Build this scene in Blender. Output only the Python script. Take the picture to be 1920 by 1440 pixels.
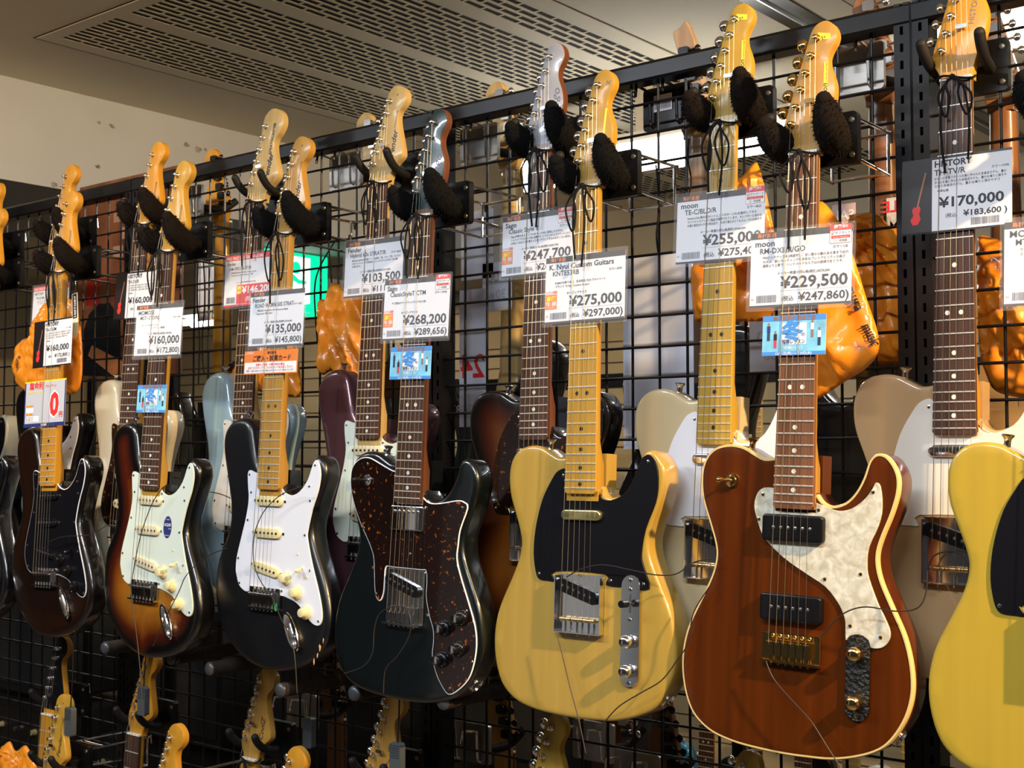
import bpy, bmesh, math, random
import numpy as np
from mathutils import Vector, Matrix, geometry
random.seed(7)
for o in list(bpy.data.objects): bpy.data.objects.remove(o)
SC = bpy.context.scene
COL = SC.collection
# ------------------------------------------------------------------ camera
F_PX = 2415.0; YAW = math.radians(39.34); PITCH = math.atan(125.0 / F_PX)
CAM = Vector((0.0, -1.75, 1.5))
cd = bpy.data.cameras.new('camera'); cam = bpy.data.objects.new('camera', cd); COL.objects.link(cam)
cd.sensor_width = 36.0; cd.lens = 36.0 * F_PX / 1920.0; cd.clip_start = 0.05
cam.location = CAM; cam.rotation_euler = (math.pi / 2 + PITCH, 0, YAW)
cd.dof.use_dof = True; cd.dof.focus_distance = 1.9; cd.dof.aperture_fstop = 18.0
SC.camera = cam
# ------------------------------------------------------------------ light
W = bpy.data.worlds.new('world'); SC.world = W; W.use_nodes = True
W.node_tree.nodes['Background'].inputs[0].default_value = (0.9, 0.85, 0.75, 1)
W.node_tree.nodes['Background'].inputs[1].default_value = 0.05
vs = SC.view_settings
vs.view_transform = 'Standard'; vs.look = 'None'; vs.exposure = 0.15; vs.gamma = 1.0; vs.use_curve_mapping = False
CEIL = 2.65
def light(name, kind, loc, target, energy, color, **kw):
    d = bpy.data.lights.new(name, kind); o = bpy.data.objects.new(name, d); COL.objects.link(o)
    o.location = loc; d.energy = energy; d.color = color
    for k, v in kw.items(): setattr(d, k, v)
    o.rotation_euler = (Vector(target) - Vector(loc)).to_track_quat('-Z', 'Y').to_euler()
    return o
# warm ceiling spots: the one at the near end of the rack throws the long knob shadows
light('warm_ceiling_spot', 'SPOT', (0.95, -0.66, 2.58), (-1.3, -0.2, 1.35), 400, (1.0, 0.68, 0.33), spot_size=1.5, spot_blend=0.4, shadow_soft_size=0.03)
light('warm_ceiling_spot_far', 'SPOT', (-2.0, -1.5, 2.58), (-2.9, -0.15, 1.85), 70, (1.0, 0.72, 0.40), spot_size=1.2, spot_blend=0.5, shadow_soft_size=0.05)
# fluorescent fittings over the customers' aisle
for i, (lx, ly, e) in enumerate(((-0.55, -1.75, 36), (-2.3, -1.75, 38), (-4.0, -1.6, 26), (1.2, -2.2, 22))):
    light('aisle_tube', 'AREA', (lx, ly, 2.62), (lx, ly + 0.25, 0), e, (0.86, 0.92, 1.0), shape='RECTANGLE', size=1.2, size_y=0.16)

def px(x, y, Y):
    """photo pixel -> point on the vertical plane at depth Y"""
    fw = Vector((-math.sin(YAW) * math.cos(PITCH), math.cos(YAW) * math.cos(PITCH), math.sin(PITCH)))
    rt = Vector((math.cos(YAW), math.sin(YAW), 0)); up = rt.cross(fw)
    r = fw + rt * ((x - 960) / F_PX) + up * ((720 - y) / F_PX)
    return CAM + r * ((Y - CAM.y) / r.y)

# ------------------------------------------------------------------ materials
MATS = {}
def mat(name, col, rough=0.5, metal=0.0, coat=0.0, var=0.0, scale=30.0, stretch=(1, 1, 1), bump=0.0, emit=0.0, alpha=1.0, trans=0.0, spec=0.5, coatr=0.06):
    if name in MATS: return MATS[name]
    m = bpy.data.materials.new(name); m.use_nodes = True; nt = m.node_tree; N = nt.nodes; L = nt.links
    b = N['Principled BSDF']; c4 = (col[0], col[1], col[2], 1)
    b.inputs['Base Color'].default_value = c4; b.inputs['Roughness'].default_value = rough
    b.inputs['Metallic'].default_value = metal; b.inputs['Coat Weight'].default_value = coat
    b.inputs['Coat Roughness'].default_value = coatr; b.inputs['Specular IOR Level'].default_value = spec
    b.inputs['Alpha'].default_value = alpha; b.inputs['Transmission Weight'].default_value = trans
    if emit > 0:
        b.inputs['Emission Color'].default_value = c4; b.inputs['Emission Strength'].default_value = emit
    if var > 0 or bump > 0:
        tc = N.new('ShaderNodeTexCoord'); mp = N.new('ShaderNodeMapping'); nz = N.new('ShaderNodeTexNoise')
        mp.inputs['Scale'].default_value = stretch; nz.inputs['Scale'].default_value = scale; nz.inputs['Detail'].default_value = 5
        L.new(tc.outputs['Object'], mp.inputs[0]); L.new(mp.outputs[0], nz.inputs['Vector'])
        if var > 0:
            rp = N.new('ShaderNodeValToRGB'); e = rp.color_ramp.elements
            e[0].position = 0.3; e[1].position = 0.7
            e[0].color = tuple(max(0, c * (1 - var)) for c in col) + (1,); e[1].color = tuple(min(1, c * (1 + var)) for c in col) + (1,)
            L.new(nz.outputs['Fac'], rp.inputs[0]); L.new(rp.outputs[0], b.inputs['Base Color'])
        if bump > 0:
            bp = N.new('ShaderNodeBump'); bp.inputs['Strength'].default_value = bump; bp.inputs['Distance'].default_value = 0.01
            L.new(nz.outputs['Fac'], bp.inputs['Height']); L.new(bp.outputs[0], b.inputs['Normal'])
    MATS[name] = m; return m
def wood(name, col, var=0.25, rough=0.4, coat=0.28, scale=9.0, grain=0.04):
    return mat(name, col, rough=rough, coat=coat, var=var, scale=scale / grain * 0.25, stretch=(1, 1, grain), spec=0.3, coatr=0.16)
def burst(name, stops):
    """finish graded from the body's edge inwards (attribute 'edge' in metres)"""
    m = bpy.data.materials.new(name); m.use_nodes = True; nt = m.node_tree; N = nt.nodes; L = nt.links; b = N['Principled BSDF']
    at = N.new('ShaderNodeAttribute'); at.attribute_name = 'edge'
    mr = N.new('ShaderNodeMath'); mr.operation = 'MULTIPLY'; mr.inputs[1].default_value = 10.0
    rp = N.new('ShaderNodeValToRGB'); L.new(at.outputs['Fac'], mr.inputs[0]); L.new(mr.outputs[0], rp.inputs[0])
    e = rp.color_ramp.elements
    while len(e) < len(stops): e.new(0.5)
    for el, (p, c) in zip(e, stops): el.position = p; el.color = c + (1,)
    tc = N.new('ShaderNodeTexCoord'); mp = N.new('ShaderNodeMapping'); nz = N.new('ShaderNodeTexNoise')
    mp.inputs['Scale'].default_value = (1, 1, 0.05); nz.inputs['Scale'].default_value = 120
    L.new(tc.outputs['Object'], mp.inputs[0]); L.new(mp.outputs[0], nz.inputs['Vector'])
    mx = N.new('ShaderNodeMix'); mx.data_type = 'RGBA'; mx.blend_type = 'MULTIPLY'; mx.inputs['Factor'].default_value = 0.35
    L.new(rp.outputs[0], mx.inputs[6]); L.new(nz.outputs['Color'], mx.inputs[7]); L.new(mx.outputs[2], b.inputs['Base Color'])
    b.inputs['Roughness'].default_value = 0.3; b.inputs['Coat Weight'].default_value = 1.0; b.inputs['Coat Roughness'].default_value = 0.05
    MATS[name] = m; return m
def speckle(name, base, spot, scale, lo, hi, rough=0.15, stretch=(1, 1, 1)):
    m = bpy.data.materials.new(name); m.use_nodes = True; nt = m.node_tree; N = nt.nodes; L = nt.links; b = N['Principled BSDF']
    tc = N.new('ShaderNodeTexCoord'); mp = N.new('ShaderNodeMapping'); mp.inputs['Scale'].default_value = stretch
    nz = N.new('ShaderNodeTexNoise'); nz.inputs['Scale'].default_value = scale; nz.inputs['Detail'].default_value = 4; nz.inputs['Distortion'].default_value = 0.6
    rp = N.new('ShaderNodeValToRGB'); e = rp.color_ramp.elements; e[0].position = lo; e[1].position = hi
    e[0].color = base + (1,); e[1].color = spot + (1,)
    L.new(tc.outputs['Object'], mp.inputs[0]); L.new(mp.outputs[0], nz.inputs['Vector']); L.new(nz.outputs['Fac'], rp.inputs[0]); L.new(rp.outputs[0], b.inputs['Base Color'])
    b.inputs['Roughness'].default_value = rough; b.inputs['Coat Weight'].default_value = 0.8
    MATS[name] = m; return m
CHROME = mat('chrome', (0.86, 0.86, 0.88), 0.14, 1.0)
STEEL = mat('steel', (0.5, 0.5, 0.5), 0.28, 1.0)
STRINGM = mat('steel_string', (0.34, 0.34, 0.34), 0.42, 0.9)
GOLD = mat('gold', (0.95, 0.66, 0.25), 0.14, 1.0)
BRASS = mat('brass', (0.75, 0.55, 0.22), 0.25, 1.0)
FRETM = mat('fret_wire', (0.78, 0.78, 0.74), 0.35, 0.6)
BRONZE = mat('bronze_string', (0.42, 0.37, 0.29), 0.42, 0.9)
BLK = mat('black_plastic', (0.006, 0.006, 0.007), 0.25, spec=.35)
BLKM = mat('black_powder_coat', (0.005, 0.005, 0.006), 0.35, 0.0, 0.0, spec=.32)
FOAM = mat('black_foam', (0.007, 0.006, 0.006), 0.65, spec=.3)
FOAMG = mat('worn_foam', (0.030, 0.022, 0.017), 0.8, var=0.3, scale=60, spec=.2)
CREAM = mat('aged_cream_plastic', (0.74, 0.64, 0.34), 0.35)
CREAM2 = mat('pale_cream_plastic', (0.70, 0.63, 0.42), 0.35)
WHITEP = mat('white_plastic', (0.80, 0.80, 0.84), 0.3)
MINT = mat('mint_white_plastic', (0.70, 0.77, 0.66), 0.3)
PARCH = mat('parchment_plastic', (0.74, 0.70, 0.62), 0.3)
BLKG = mat('black_guard', (0.004, 0.004, 0.006), 0.35, spec=.22)
TORT = speckle('tortoise_guard', (0.010, 0.004, 0.003), (0.55, 0.13, 0.010), 130, 0.63, 0.76)
PEARL = speckle('pearl_guard', (0.50, 0.46, 0.34), (0.76, 0.73, 0.62), 85, 0.36, 0.68, 0.2)
BONE = mat('bone', (0.80, 0.76, 0.66), 0.4)
DOTW = mat('pearl_dot', (0.75, 0.74, 0.66), 0.25)
DOTB = mat('black_dot', (0.01, 0.01, 0.01), 0.35)
MAPLE = wood('maple_amber', (0.45, 0.25, 0.03), 0.12)
MAPLEV = wood('maple_vintage', (0.43, 0.228, 0.04), 0.12)
MAPLEO = wood('maple_orange', (0.5, 0.235, 0.02), 0.10)
MAPLEP = wood('maple_pale', (0.5, 0.345, 0.13), 0.12)
MAPLER = wood('maple_roasted', (0.13, 0.045, 0.02), 0.3)
MAPLET = wood('maple_yellowed', (0.45, 0.275, 0.035), 0.18)
ROSE = wood('rosewood', (0.062, 0.027, 0.016), 0.5, 0.45, 0.1)
ROSER = wood('rosewood_red', (0.17, 0.068, 0.028), 0.45, 0.45, 0.1)
BIND = mat('cream_binding', (0.70, 0.50, 0.20), 0.3, coat=0.5)
PAPER = mat('white_paper', (0.78, 0.79, 0.83), 0.5)
INK = mat('ink_black', (0.012, 0.010, 0.02), 0.5)
INKG = mat('ink_grey', (0.16, 0.16, 0.20), 0.5)
INKR = mat('ink_red', (0.75, 0.03, 0.03), 0.5)
INKO = mat('ink_orange', (0.85, 0.22, 0.03), 0.5)
INKY = mat('ink_yellow', (0.95, 0.75, 0.03), 0.5)
INKB = mat('ink_blue', (0.06, 0.28, 0.72), 0.5)
INKN = mat('ink_navy', (0.02, 0.03, 0.16), 0.5)
INKW = mat('ink_white', (0.88, 0.88, 0.88), 0.5)
SKY = mat('ink_sky', (0.22, 0.58, 0.82), 0.4, var=0.25, scale=40)
CLEAR = bpy.data.materials.new('clear_film'); CLEAR.use_nodes = True
_n = CLEAR.node_tree.nodes; _l = CLEAR.node_tree.links; _b = _n['Principled BSDF']
_b.inputs['Base Color'].default_value = (0.95, 0.97, 1, 1); _b.inputs['Roughness'].default_value = 0.1; _b.inputs['Alpha'].default_value = 0.05
FUR = mat('black_plush', (0.0035, 0.0035, 0.004), 0.95, spec=.15)
FURB = mat('brown_black_plush', (0.007, 0.0045, 0.0035), 0.95, spec=.15)
CORD = mat('black_cord', (0.004, 0.004, 0.004), 0.7, spec=.2)
WIRE = mat('dark_cable', (0.022, 0.016, 0.012), 0.5)
BAG = mat('orange_plastic_bag', (0.80, 0.27, 0.016), 0.34, coat=0.3, var=0.18, scale=14)
_b = BAG.node_tree.nodes['Principled BSDF']; _b.inputs['Subsurface Weight'].default_value = 0.0; _b.inputs['Transmission Weight'].default_value = 0.0

# ------------------------------------------------------------------ mesh helpers
class MB:
    def __init__(s): s.v = []; s.f = []; s.m = []; s.cur = 0
    def add(s, vs, fs):
        k = len(s.v); s.v += [tuple(p) for p in vs]
        for q in fs: s.f.append([i + k for i in q]); s.m.append(s.cur)
        return s
    def mat(s, i): s.cur = i; return s
    def box(s, a, b):
        (x0, y0, z0), (x1, y1, z1) = a, b
        vs = [(x0, y0, z0), (x1, y0, z0), (x1, y1, z0), (x0, y1, z0), (x0, y0, z1), (x1, y0, z1), (x1, y1, z1), (x0, y1, z1)]
        return s.add(vs, [(0, 3, 2, 1), (4, 5, 6, 7), (0, 1, 5, 4), (1, 2, 6, 5), (2, 3, 7, 6), (3, 0, 4, 7)])
    def bbox(s, a, b, r):
        """box with its edges bevelled in the x/z plane (front view)"""
        (x0, y0, z0), (x1, y1, z1) = a, b
        pts = []
        for cx, cz, a0 in ((x1 - r, z1 - r, 0), (x0 + r, z1 - r, 90), (x0 + r, z0 + r, 180), (x1 - r, z0 + r, 270)):
            for k in range(4):
                t = math.radians(a0 + 30 * k); pts.append((cx + r * math.cos(t), cz + r * math.sin(t)))
        n = len(pts); vs = [(p[0], y0, p[1]) for p in pts] + [(p[0], y1, p[1]) for p in pts]
        fs = [list(range(n)), list(range(2 * n - 1, n - 1, -1))] + [(i, n + i, n + (i + 1) % n, (i + 1) % n) for i in range(n)]
        return s.add(vs, fs)
    def tube(s, pts, r, n=8, closed=False, caps=True):
        P = [Vector(p) for p in pts]; R = r if isinstance(r, (list, tuple)) else [r] * len(P)
        m = len(P); vs = []; ref = None
        for i, p in enumerate(P):
            if closed: t = P[(i + 1) % m] - P[i - 1]
            else: t = P[min(i + 1, m - 1)] - P[max(i - 1, 0)]
            t = t.normalized() if t.length > 1e-9 else Vector((0, 0, 1))
            if ref is None:
                ref = Vector((0, 0, 1)) if abs(t.z) < 0.9 else Vector((1, 0, 0))
            a = (ref - t * ref.dot(t))
            if a.length < 1e-6: a = t.orthogonal()
            a.normalize(); ref = a; b = t.cross(a)
            for k in range(n):
                g = 2 * math.pi * k / n; vs.append(p + (a * math.cos(g) + b * math.sin(g)) * R[i])
        fs = []
        for i in range(m if closed else m - 1):
            j = (i + 1) % m
            for k in range(n): fs.append((i * n + k, i * n + (k + 1) % n, j * n + (k + 1) % n, j * n + k))
        if caps and not closed: fs += [list(range(n - 1, -1, -1)), list(range((m - 1) * n, m * n))]
        return s.add(vs, fs)
    def cyl(s, a, b, r, n=12, r1=None): return s.tube([a, b], [r, r if r1 is None else r1], n)
    def lathe(s, o, ax, prof, n=16):
        """prof: (radius, height along ax)"""
        return s.tube_prof(o, ax, prof, n)
    def tube_prof(s, o, ax, prof, n):
        o = Vector(o); ax = Vector(ax).normalized(); a = ax.orthogonal().normalized(); b = ax.cross(a); vs = []
        for r, h in prof:
            for k in range(n):
                g = 2 * math.pi * k / n; vs.append(o + ax * h + (a * math.cos(g) + b * math.sin(g)) * r)
        fs = []
        for i in range(len(prof) - 1):
            for k in range(n): fs.append((i * n + k, i * n + (k + 1) % n, (i + 1) * n + (k + 1) % n, (i + 1) * n + k))
        m = len(prof)
        fs += [list(range(n - 1, -1, -1)), list(range((m - 1) * n, m * n))]
        return s.add(vs, fs)
    def ball(s, c, r, n=8, k=6):
        c = Vector(c); R = Vector((r, r, r)) if isinstance(r, (int, float)) else Vector(r)
        vs = [c + Vector((0, 0, -R.z))]
        for i in range(1, k):
            t = math.pi * i / k
            for j in range(n):
                g = 2 * math.pi * j / n; vs.append(c + Vector((R.x * math.sin(t) * math.cos(g), R.y * math.sin(t) * math.sin(g), -R.z * math.cos(t))))
        vs.append(c + Vector((0, 0, R.z))); fs = []
        for j in range(n): fs.append((0, 1 + (j + 1) % n, 1 + j))
        for i in range(k - 2):
            for j in range(n): a = 1 + i * n; fs.append((a + j, a + (j + 1) % n, a + n + (j + 1) % n, a + n + j))
        a = 1 + (k - 2) * n
        for j in range(n): fs.append((a + j, a + (j + 1) % n, len(vs) - 1))
        return s.add(vs, fs)
    def mesh(s, name, mats, smooth=True, angle=38):
        me = bpy.data.meshes.new(name); me.from_pydata(s.v, [], s.f)
        for m in (mats if isinstance(mats, (list, tuple)) else [mats]): me.materials.append(m)
        if len(me.materials) > 1: me.polygons.foreach_set('material_index', s.m)
        if smooth:
            me.polygons.foreach_set('use_smooth', [True] * len(me.polygons)); me.set_sharp_from_angle(angle=math.radians(angle))
        me.update(); return me
    def obj(s, name, mats, parent=None, **kw): return put(name, s.mesh(name, mats, **kw), parent)
def put(name, me, parent=None):
    o = bpy.data.objects.new(name, me); COL.objects.link(o); o.parent = parent; return o
def empty(name, loc=(0, 0, 0), M=None, parent=None):
    o = bpy.data.objects.new(name, None); COL.objects.link(o); o.empty_display_size = 0.05; o.parent = parent
    if M is not None: o.matrix_world = M
    else: o.location = loc
    return o
def tag(o, label, cat, group=None):
    o['label'] = label; o['category'] = cat
    if group: o['group'] = group
    return o
def struct(o): o['kind'] = 'structure'; return o
def smooth_pts(P, per=5, closed=False):
    """Catmull-Rom through 2-D/3-D points"""
    out = []; n = len(P); P = [Vector(p) for p in P]
    for i in range(n if closed else n - 1):
        p0 = P[i - 1] if (i > 0 or closed) else P[0]; p1 = P[i]; p2 = P[(i + 1) % n]; p3 = P[(i + 2) % n] if (closed or i + 2 < n) else P[-1]
        for k in range(per):
            t = k / per
            out.append(0.5 * ((2 * p1) + (p2 - p0) * t + (2 * p0 - 5 * p1 + 4 * p2 - p3) * t * t + (3 * p1 - p0 - 3 * p2 + p3) * t ** 3))
    if not closed: out.append(P[-1])
    return out
HB = 0.79                                    # body end: guitar coordinates u (right), v (down from the nut), w (towards the player)
def g(u, v, w): return (u, -w, HB - v)
def inset(pts, d):
    n = len(pts); out = []
    for i in range(n):
        a = pts[i - 1]; b = pts[i]; c = pts[(i + 1) % n]
        e1 = (b - a); e2 = (c - b)
        if e1.length < 1e-9: e1 = e2
        if e2.length < 1e-9: e2 = e1
        n1 = Vector((-e1.y, e1.x)).normalized(); n2 = Vector((-e2.y, e2.x)).normalized(); nn = n1 + n2
        if nn.length < 1e-6: nn = n1
        nn.normalize(); k = max(0.45, nn.dot(n1)); out.append(b + nn * (d / k))
    return out
def area2(p): return sum(p[i - 1].x * p[i].y - p[i].x * p[i - 1].y for i in range(len(p)))
def slab(mb, outline, w0, w1, r=0.0008, steps=1, rb=0.0, lift=None):
    """extruded outline [(u,v)], front edge rounded by r"""
    P = [Vector((p[0], p[1])) for p in outline]
    if area2(P) < 0: P.reverse()
    rings = []
    if rb > 0: rings.append((inset(P, rb), w0)); rings.append((P, w0 + rb))
    else: rings.append((P, w0))
    for k in range(steps + 1):
        t = math.pi / 2 * k / steps
        rings.append((inset(P, r * (1 - math.cos(t))) if k else P, w1 - r + r * math.sin(t)))
    n = len(P); vs = []
    for R, w in rings: vs += [g(p.x, p.y, w + (lift(p.x, p.y) if lift and w > w0 + 0.003 else 0)) for p in R]
    fs = []
    for i in range(len(rings) - 1):
        for k in range(n): j = (k + 1) % n; fs.append((i * n + k, i * n + j, (i + 1) * n + j, (i + 1) * n + k))
    top = rings[-1][0]; a = (len(rings) - 1) * n
    for t in geometry.tessellate_polygon([[Vector((p.x, p.y, 0)) for p in top]]): fs.append([a + i for i in t])
    for t in geometry.tessellate_polygon([[Vector((p.x, p.y, 0)) for p in P]]): fs.append([i for i in reversed(t)])
    mb.add(vs, fs); return mb
def fix_normals(me):
    bm = bmesh.new(); bm.from_mesh(me); bmesh.ops.recalc_face_normals(bm, faces=bm.faces); bm.to_mesh(me); bm.free()
MM = 0.001
def mm(L): return [(a * MM, b * MM) for a, b in L]
_TXT = {}
def text_geo(s, bold=0.0, shear=0.0):
    k = (s, bold, shear)
    if k not in _TXT:
        c = bpy.data.curves.new('t', 'FONT'); c.body = s; c.resolution_u = 2; c.offset = bold; c.shear = shear
        o = bpy.data.objects.new('t', c); me = bpy.data.meshes.new_from_object(o)
        v = [(p.co.x, p.co.y) for p in me.vertices]; f = [list(p.vertices) for p in me.polygons]
        bpy.data.objects.remove(o); bpy.data.meshes.remove(me); bpy.data.curves.remove(c)
        w = max((p[0] for p in v), default=0)
        _TXT[k] = (v, f, w)
    return _TXT[k]
# ------------------------------------------------------------------ guitar shapes (millimetres, u right / v down from the nut)
TELE = mm([(-28, 407), (-47, 409), (-63, 402), (-79, 394), (-99, 391), (-120, 395), (-134, 406), (-142, 424), (-143, 447), (-139, 470), (-128, 499), (-119, 524), (-116, 542), (-120, 564), (-131, 590), (-151, 630), (-160, 656), (-164, 684), (-162, 713), (-154, 741), (-141, 762), (-118, 778), (-91, 786), (-61, 790), (-15, 792), (23, 791), (59, 788), (94, 779), (122, 766), (140, 748), (155, 721), (162, 691), (160, 659), (151, 625), (135, 592), (120, 561), (114, 540), (114, 522), (120, 502), (131, 474), (138, 448), (138, 428), (131, 412), (120, 401), (108, 400), (99, 409), (92, 430), (82, 449), (68, 463), (50, 468), (37, 463), (28, 452)])
STRAT = mm([(-28, 431), (-36, 424), (-45, 412), (-53, 395), (-60, 372), (-66, 352), (-75, 340), (-90, 334), (-110, 335), (-127, 342), (-139, 354), (-145, 370), (-145, 390), (-139, 415), (-130, 444), (-119, 480), (-114, 507), (-115, 532), (-124, 557), (-138, 585), (-150, 617), (-156, 639), (-160, 660), (-160, 680), (-154, 700), (-142, 720), (-122, 742), (-98, 758), (-66, 771), (-30, 779), (8, 782), (45, 779), (85, 770), (120, 754), (145, 733), (159, 708), (163, 682), (158, 655), (148, 625), (135, 597), (115, 559), (107, 536), (108, 513), (119, 478), (129, 452), (133, 429), (127, 410), (114, 400), (105, 405), (98, 425), (89, 444), (77, 460), (57, 469), (38, 464), (28, 452)])
LP = mm([(-28, 440), (-50, 428), (-80, 412), (-105, 415), (-125, 432), (-133, 458), (-128, 490), (-118, 515), (-114, 540), (-120, 570), (-140, 610), (-158, 650), (-165, 690), (-155, 735), (-125, 772), (-80, 795), (0, 804), (80, 795), (125, 772), (155, 735), (165, 690), (158, 650), (140, 610), (120, 570), (114, 540), (119, 510), (128, 480), (130, 455), (122, 438), (108, 440), (95, 458), (78, 474), (55, 480), (38, 472), (28, 460)])
G_TELE = mm([(-29, 430), (-36, 426), (-50, 432), (-62, 449), (-74, 471), (-83, 500), (-88, 528), (-89, 556), (-85, 580), (-80, 591), (-73, 594), (-60, 594.5), (-49, 594), (-48, 580), (43, 580), (44, 595), (80, 596), (118, 596), (108, 565), (104, 548), (110, 512), (126, 474), (130, 447), (127, 421), (115, 406), (103, 410), (96, 423), (87, 443), (73, 462), (50, 472), (34, 470), (29, 464), (28.5, 471), (-28.5, 471)])
G_STRAT = mm([(-29, 434), (-44, 434), (-58, 430), (-65, 435), (-63, 457), (-59, 482), (-63, 513), (-72, 547), (-82, 584), (-84, 608), (-81, 620), (-72, 638), (-57, 647), (-44, 648), (34, 648), (62, 652), (88, 661), (117, 685), (135, 692), (145, 687), (147, 670), (137, 637), (117, 591), (102, 548), (101, 532), (110, 494), (122, 462), (126, 434), (120, 414), (112, 409), (105, 417), (94, 444), (76, 464), (56, 472), (38, 468), (29, 461), (28.5, 468), (-28.5, 468)])
G_CUSTOM = mm([(-29.5, 424), (-40, 424), (-53, 420), (-78, 410), (-99, 403), (-118, 405), (-133, 416), (-138, 432), (-136, 457), (-125, 485), (-107, 516), (-90, 539), (-76, 563), (-72, 586), (-67, 625), (-57, 636), (-50, 624), (-49, 600), (-47, 580), (-30, 579), (30, 579), (43, 580), (46, 600), (46, 622), (55, 651), (64, 671), (66, 690), (65, 713), (74, 737), (86, 754), (102, 767), (122, 757), (140, 739), (149, 717), (153, 687), (148, 657), (133, 623), (114, 583), (105, 557), (106, 536), (109, 511), (122, 477), (115, 469), (101, 467), (65, 473), (42, 473), (29, 466), (28.5, 476), (-28.5, 476)])
G_RM = mm([(-29, 448), (-46, 448), (-56, 456), (-60, 472), (-55, 491), (-44, 514), (-16, 538), (17, 557), (45, 572), (62, 590), (69, 602), (73, 614), (74, 636), (79, 631), (91, 628), (104, 633), (107, 642), (121, 641), (130, 632), (132, 620), (125, 604), (115, 586), (103, 557), (100, 540), (102, 517), (114, 489), (118, 466), (115, 441), (109, 436), (104, 445), (94, 458), (78, 470), (60, 474), (42, 469), (29, 465), (28.5, 478), (-28.5, 478)])
H_TELE = mm([(-21, 2), (-22, -4), (-26, -14), (-32, -26), (-33, -40), (-29, -56), (-22, -80), (-10, -122), (0, -155), (5, -169), (13, -177), (25, -179), (36, -171), (41, -158), (39, -147), (33, -137), (29.5, -127), (31, -115), (37, -99), (40, -84), (38, -62), (30, -40), (23, -18), (21, -4), (21, 2)])
H_STRAT = mm([(-21, 2), (-22, -4), (-26, -14), (-31, -26), (-30, -40), (-22, -62), (-8, -98), (3, -135), (7, -155), (13, -169), (27, -178), (43, -174), (54, -163), (56, -149), (49, -137), (39, -128), (36, -116), (40, -96), (47, -72), (52, -50), (48, -41), (36, -32), (27, -20), (22, -6), (21, 2)])
H_LARGE = mm([(-21, 2), (-22, -4), (-26, -14), (-31, -26), (-30, -40), (-22, -62), (-8, -98), (2, -135), (5, -155), (11, -172), (28, -184), (48, -181), (62, -168), (65, -150), (57, -134), (46, -123), (42, -110), (46, -90), (54, -68), (59, -52), (53, -40), (40, -30), (28, -18), (22, -6), (21, 2)])
H_POINT = mm([(-21, 2), (-24, -12), (-30, -28), (-24, -70), (-12, -125), (-2, -170), (14, -205), (26, -196), (40, -188), (30, -150), (26, -110), (34, -60), (30, -30), (22, -8), (21, 2)])
P_TELE = mm([(13, -156), (6, -133), (-1, -110), (-7, -88), (-14, -65), (-20, -42)])
P_STRAT = mm([(17, -150), (11, -128), (3, -105), (-4, -82), (-11, -60), (-17, -38)])
SCR_STRAT = mm([(-59, 438), (-57, 520), (-77, 590), (-70, 634), (-52, 470), (34, 470), (112, 418), (104, 480), (95, 540), (112, 600), (140, 684), (44, 640), (100, 455)])
SCR_TELE = mm([(-36, 437), (-78, 585), (52, 588), (108, 590), (113, 416)])
SCR_CUST = mm([(-100, 413), (-128, 462), (-102, 520), (-76, 584), (-66, 626), (-36, 432), (36, 480), (113, 477), (98, 558), (6, 556), (50, 650), (130, 636), (146, 712), (70, 722), (103, 758)])
SCR_RM = mm([(-47, 457), (-52, 490), (33, 474), (106, 448), (-30, 516), (92, 552), (44, 562), (80, 618), (120, 628)])
FR = [0.648 * (1 - 2 ** (-n / 12)) for n in range(25)]
def half(v): return 0.021 + (0.0283 - 0.021) * max(0, v) / FR[21]
CACHE = {}
def cached(key, fn):
    if key not in CACHE: CACHE[key] = fn()
    return CACHE[key]
def forearm(u, v):
    s = (-(u + 0.088) * 0.80 + (v - 0.655) * 0.55)
    return -min(0.016, max(0, s) ** 1.35 * 0.62)
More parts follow.
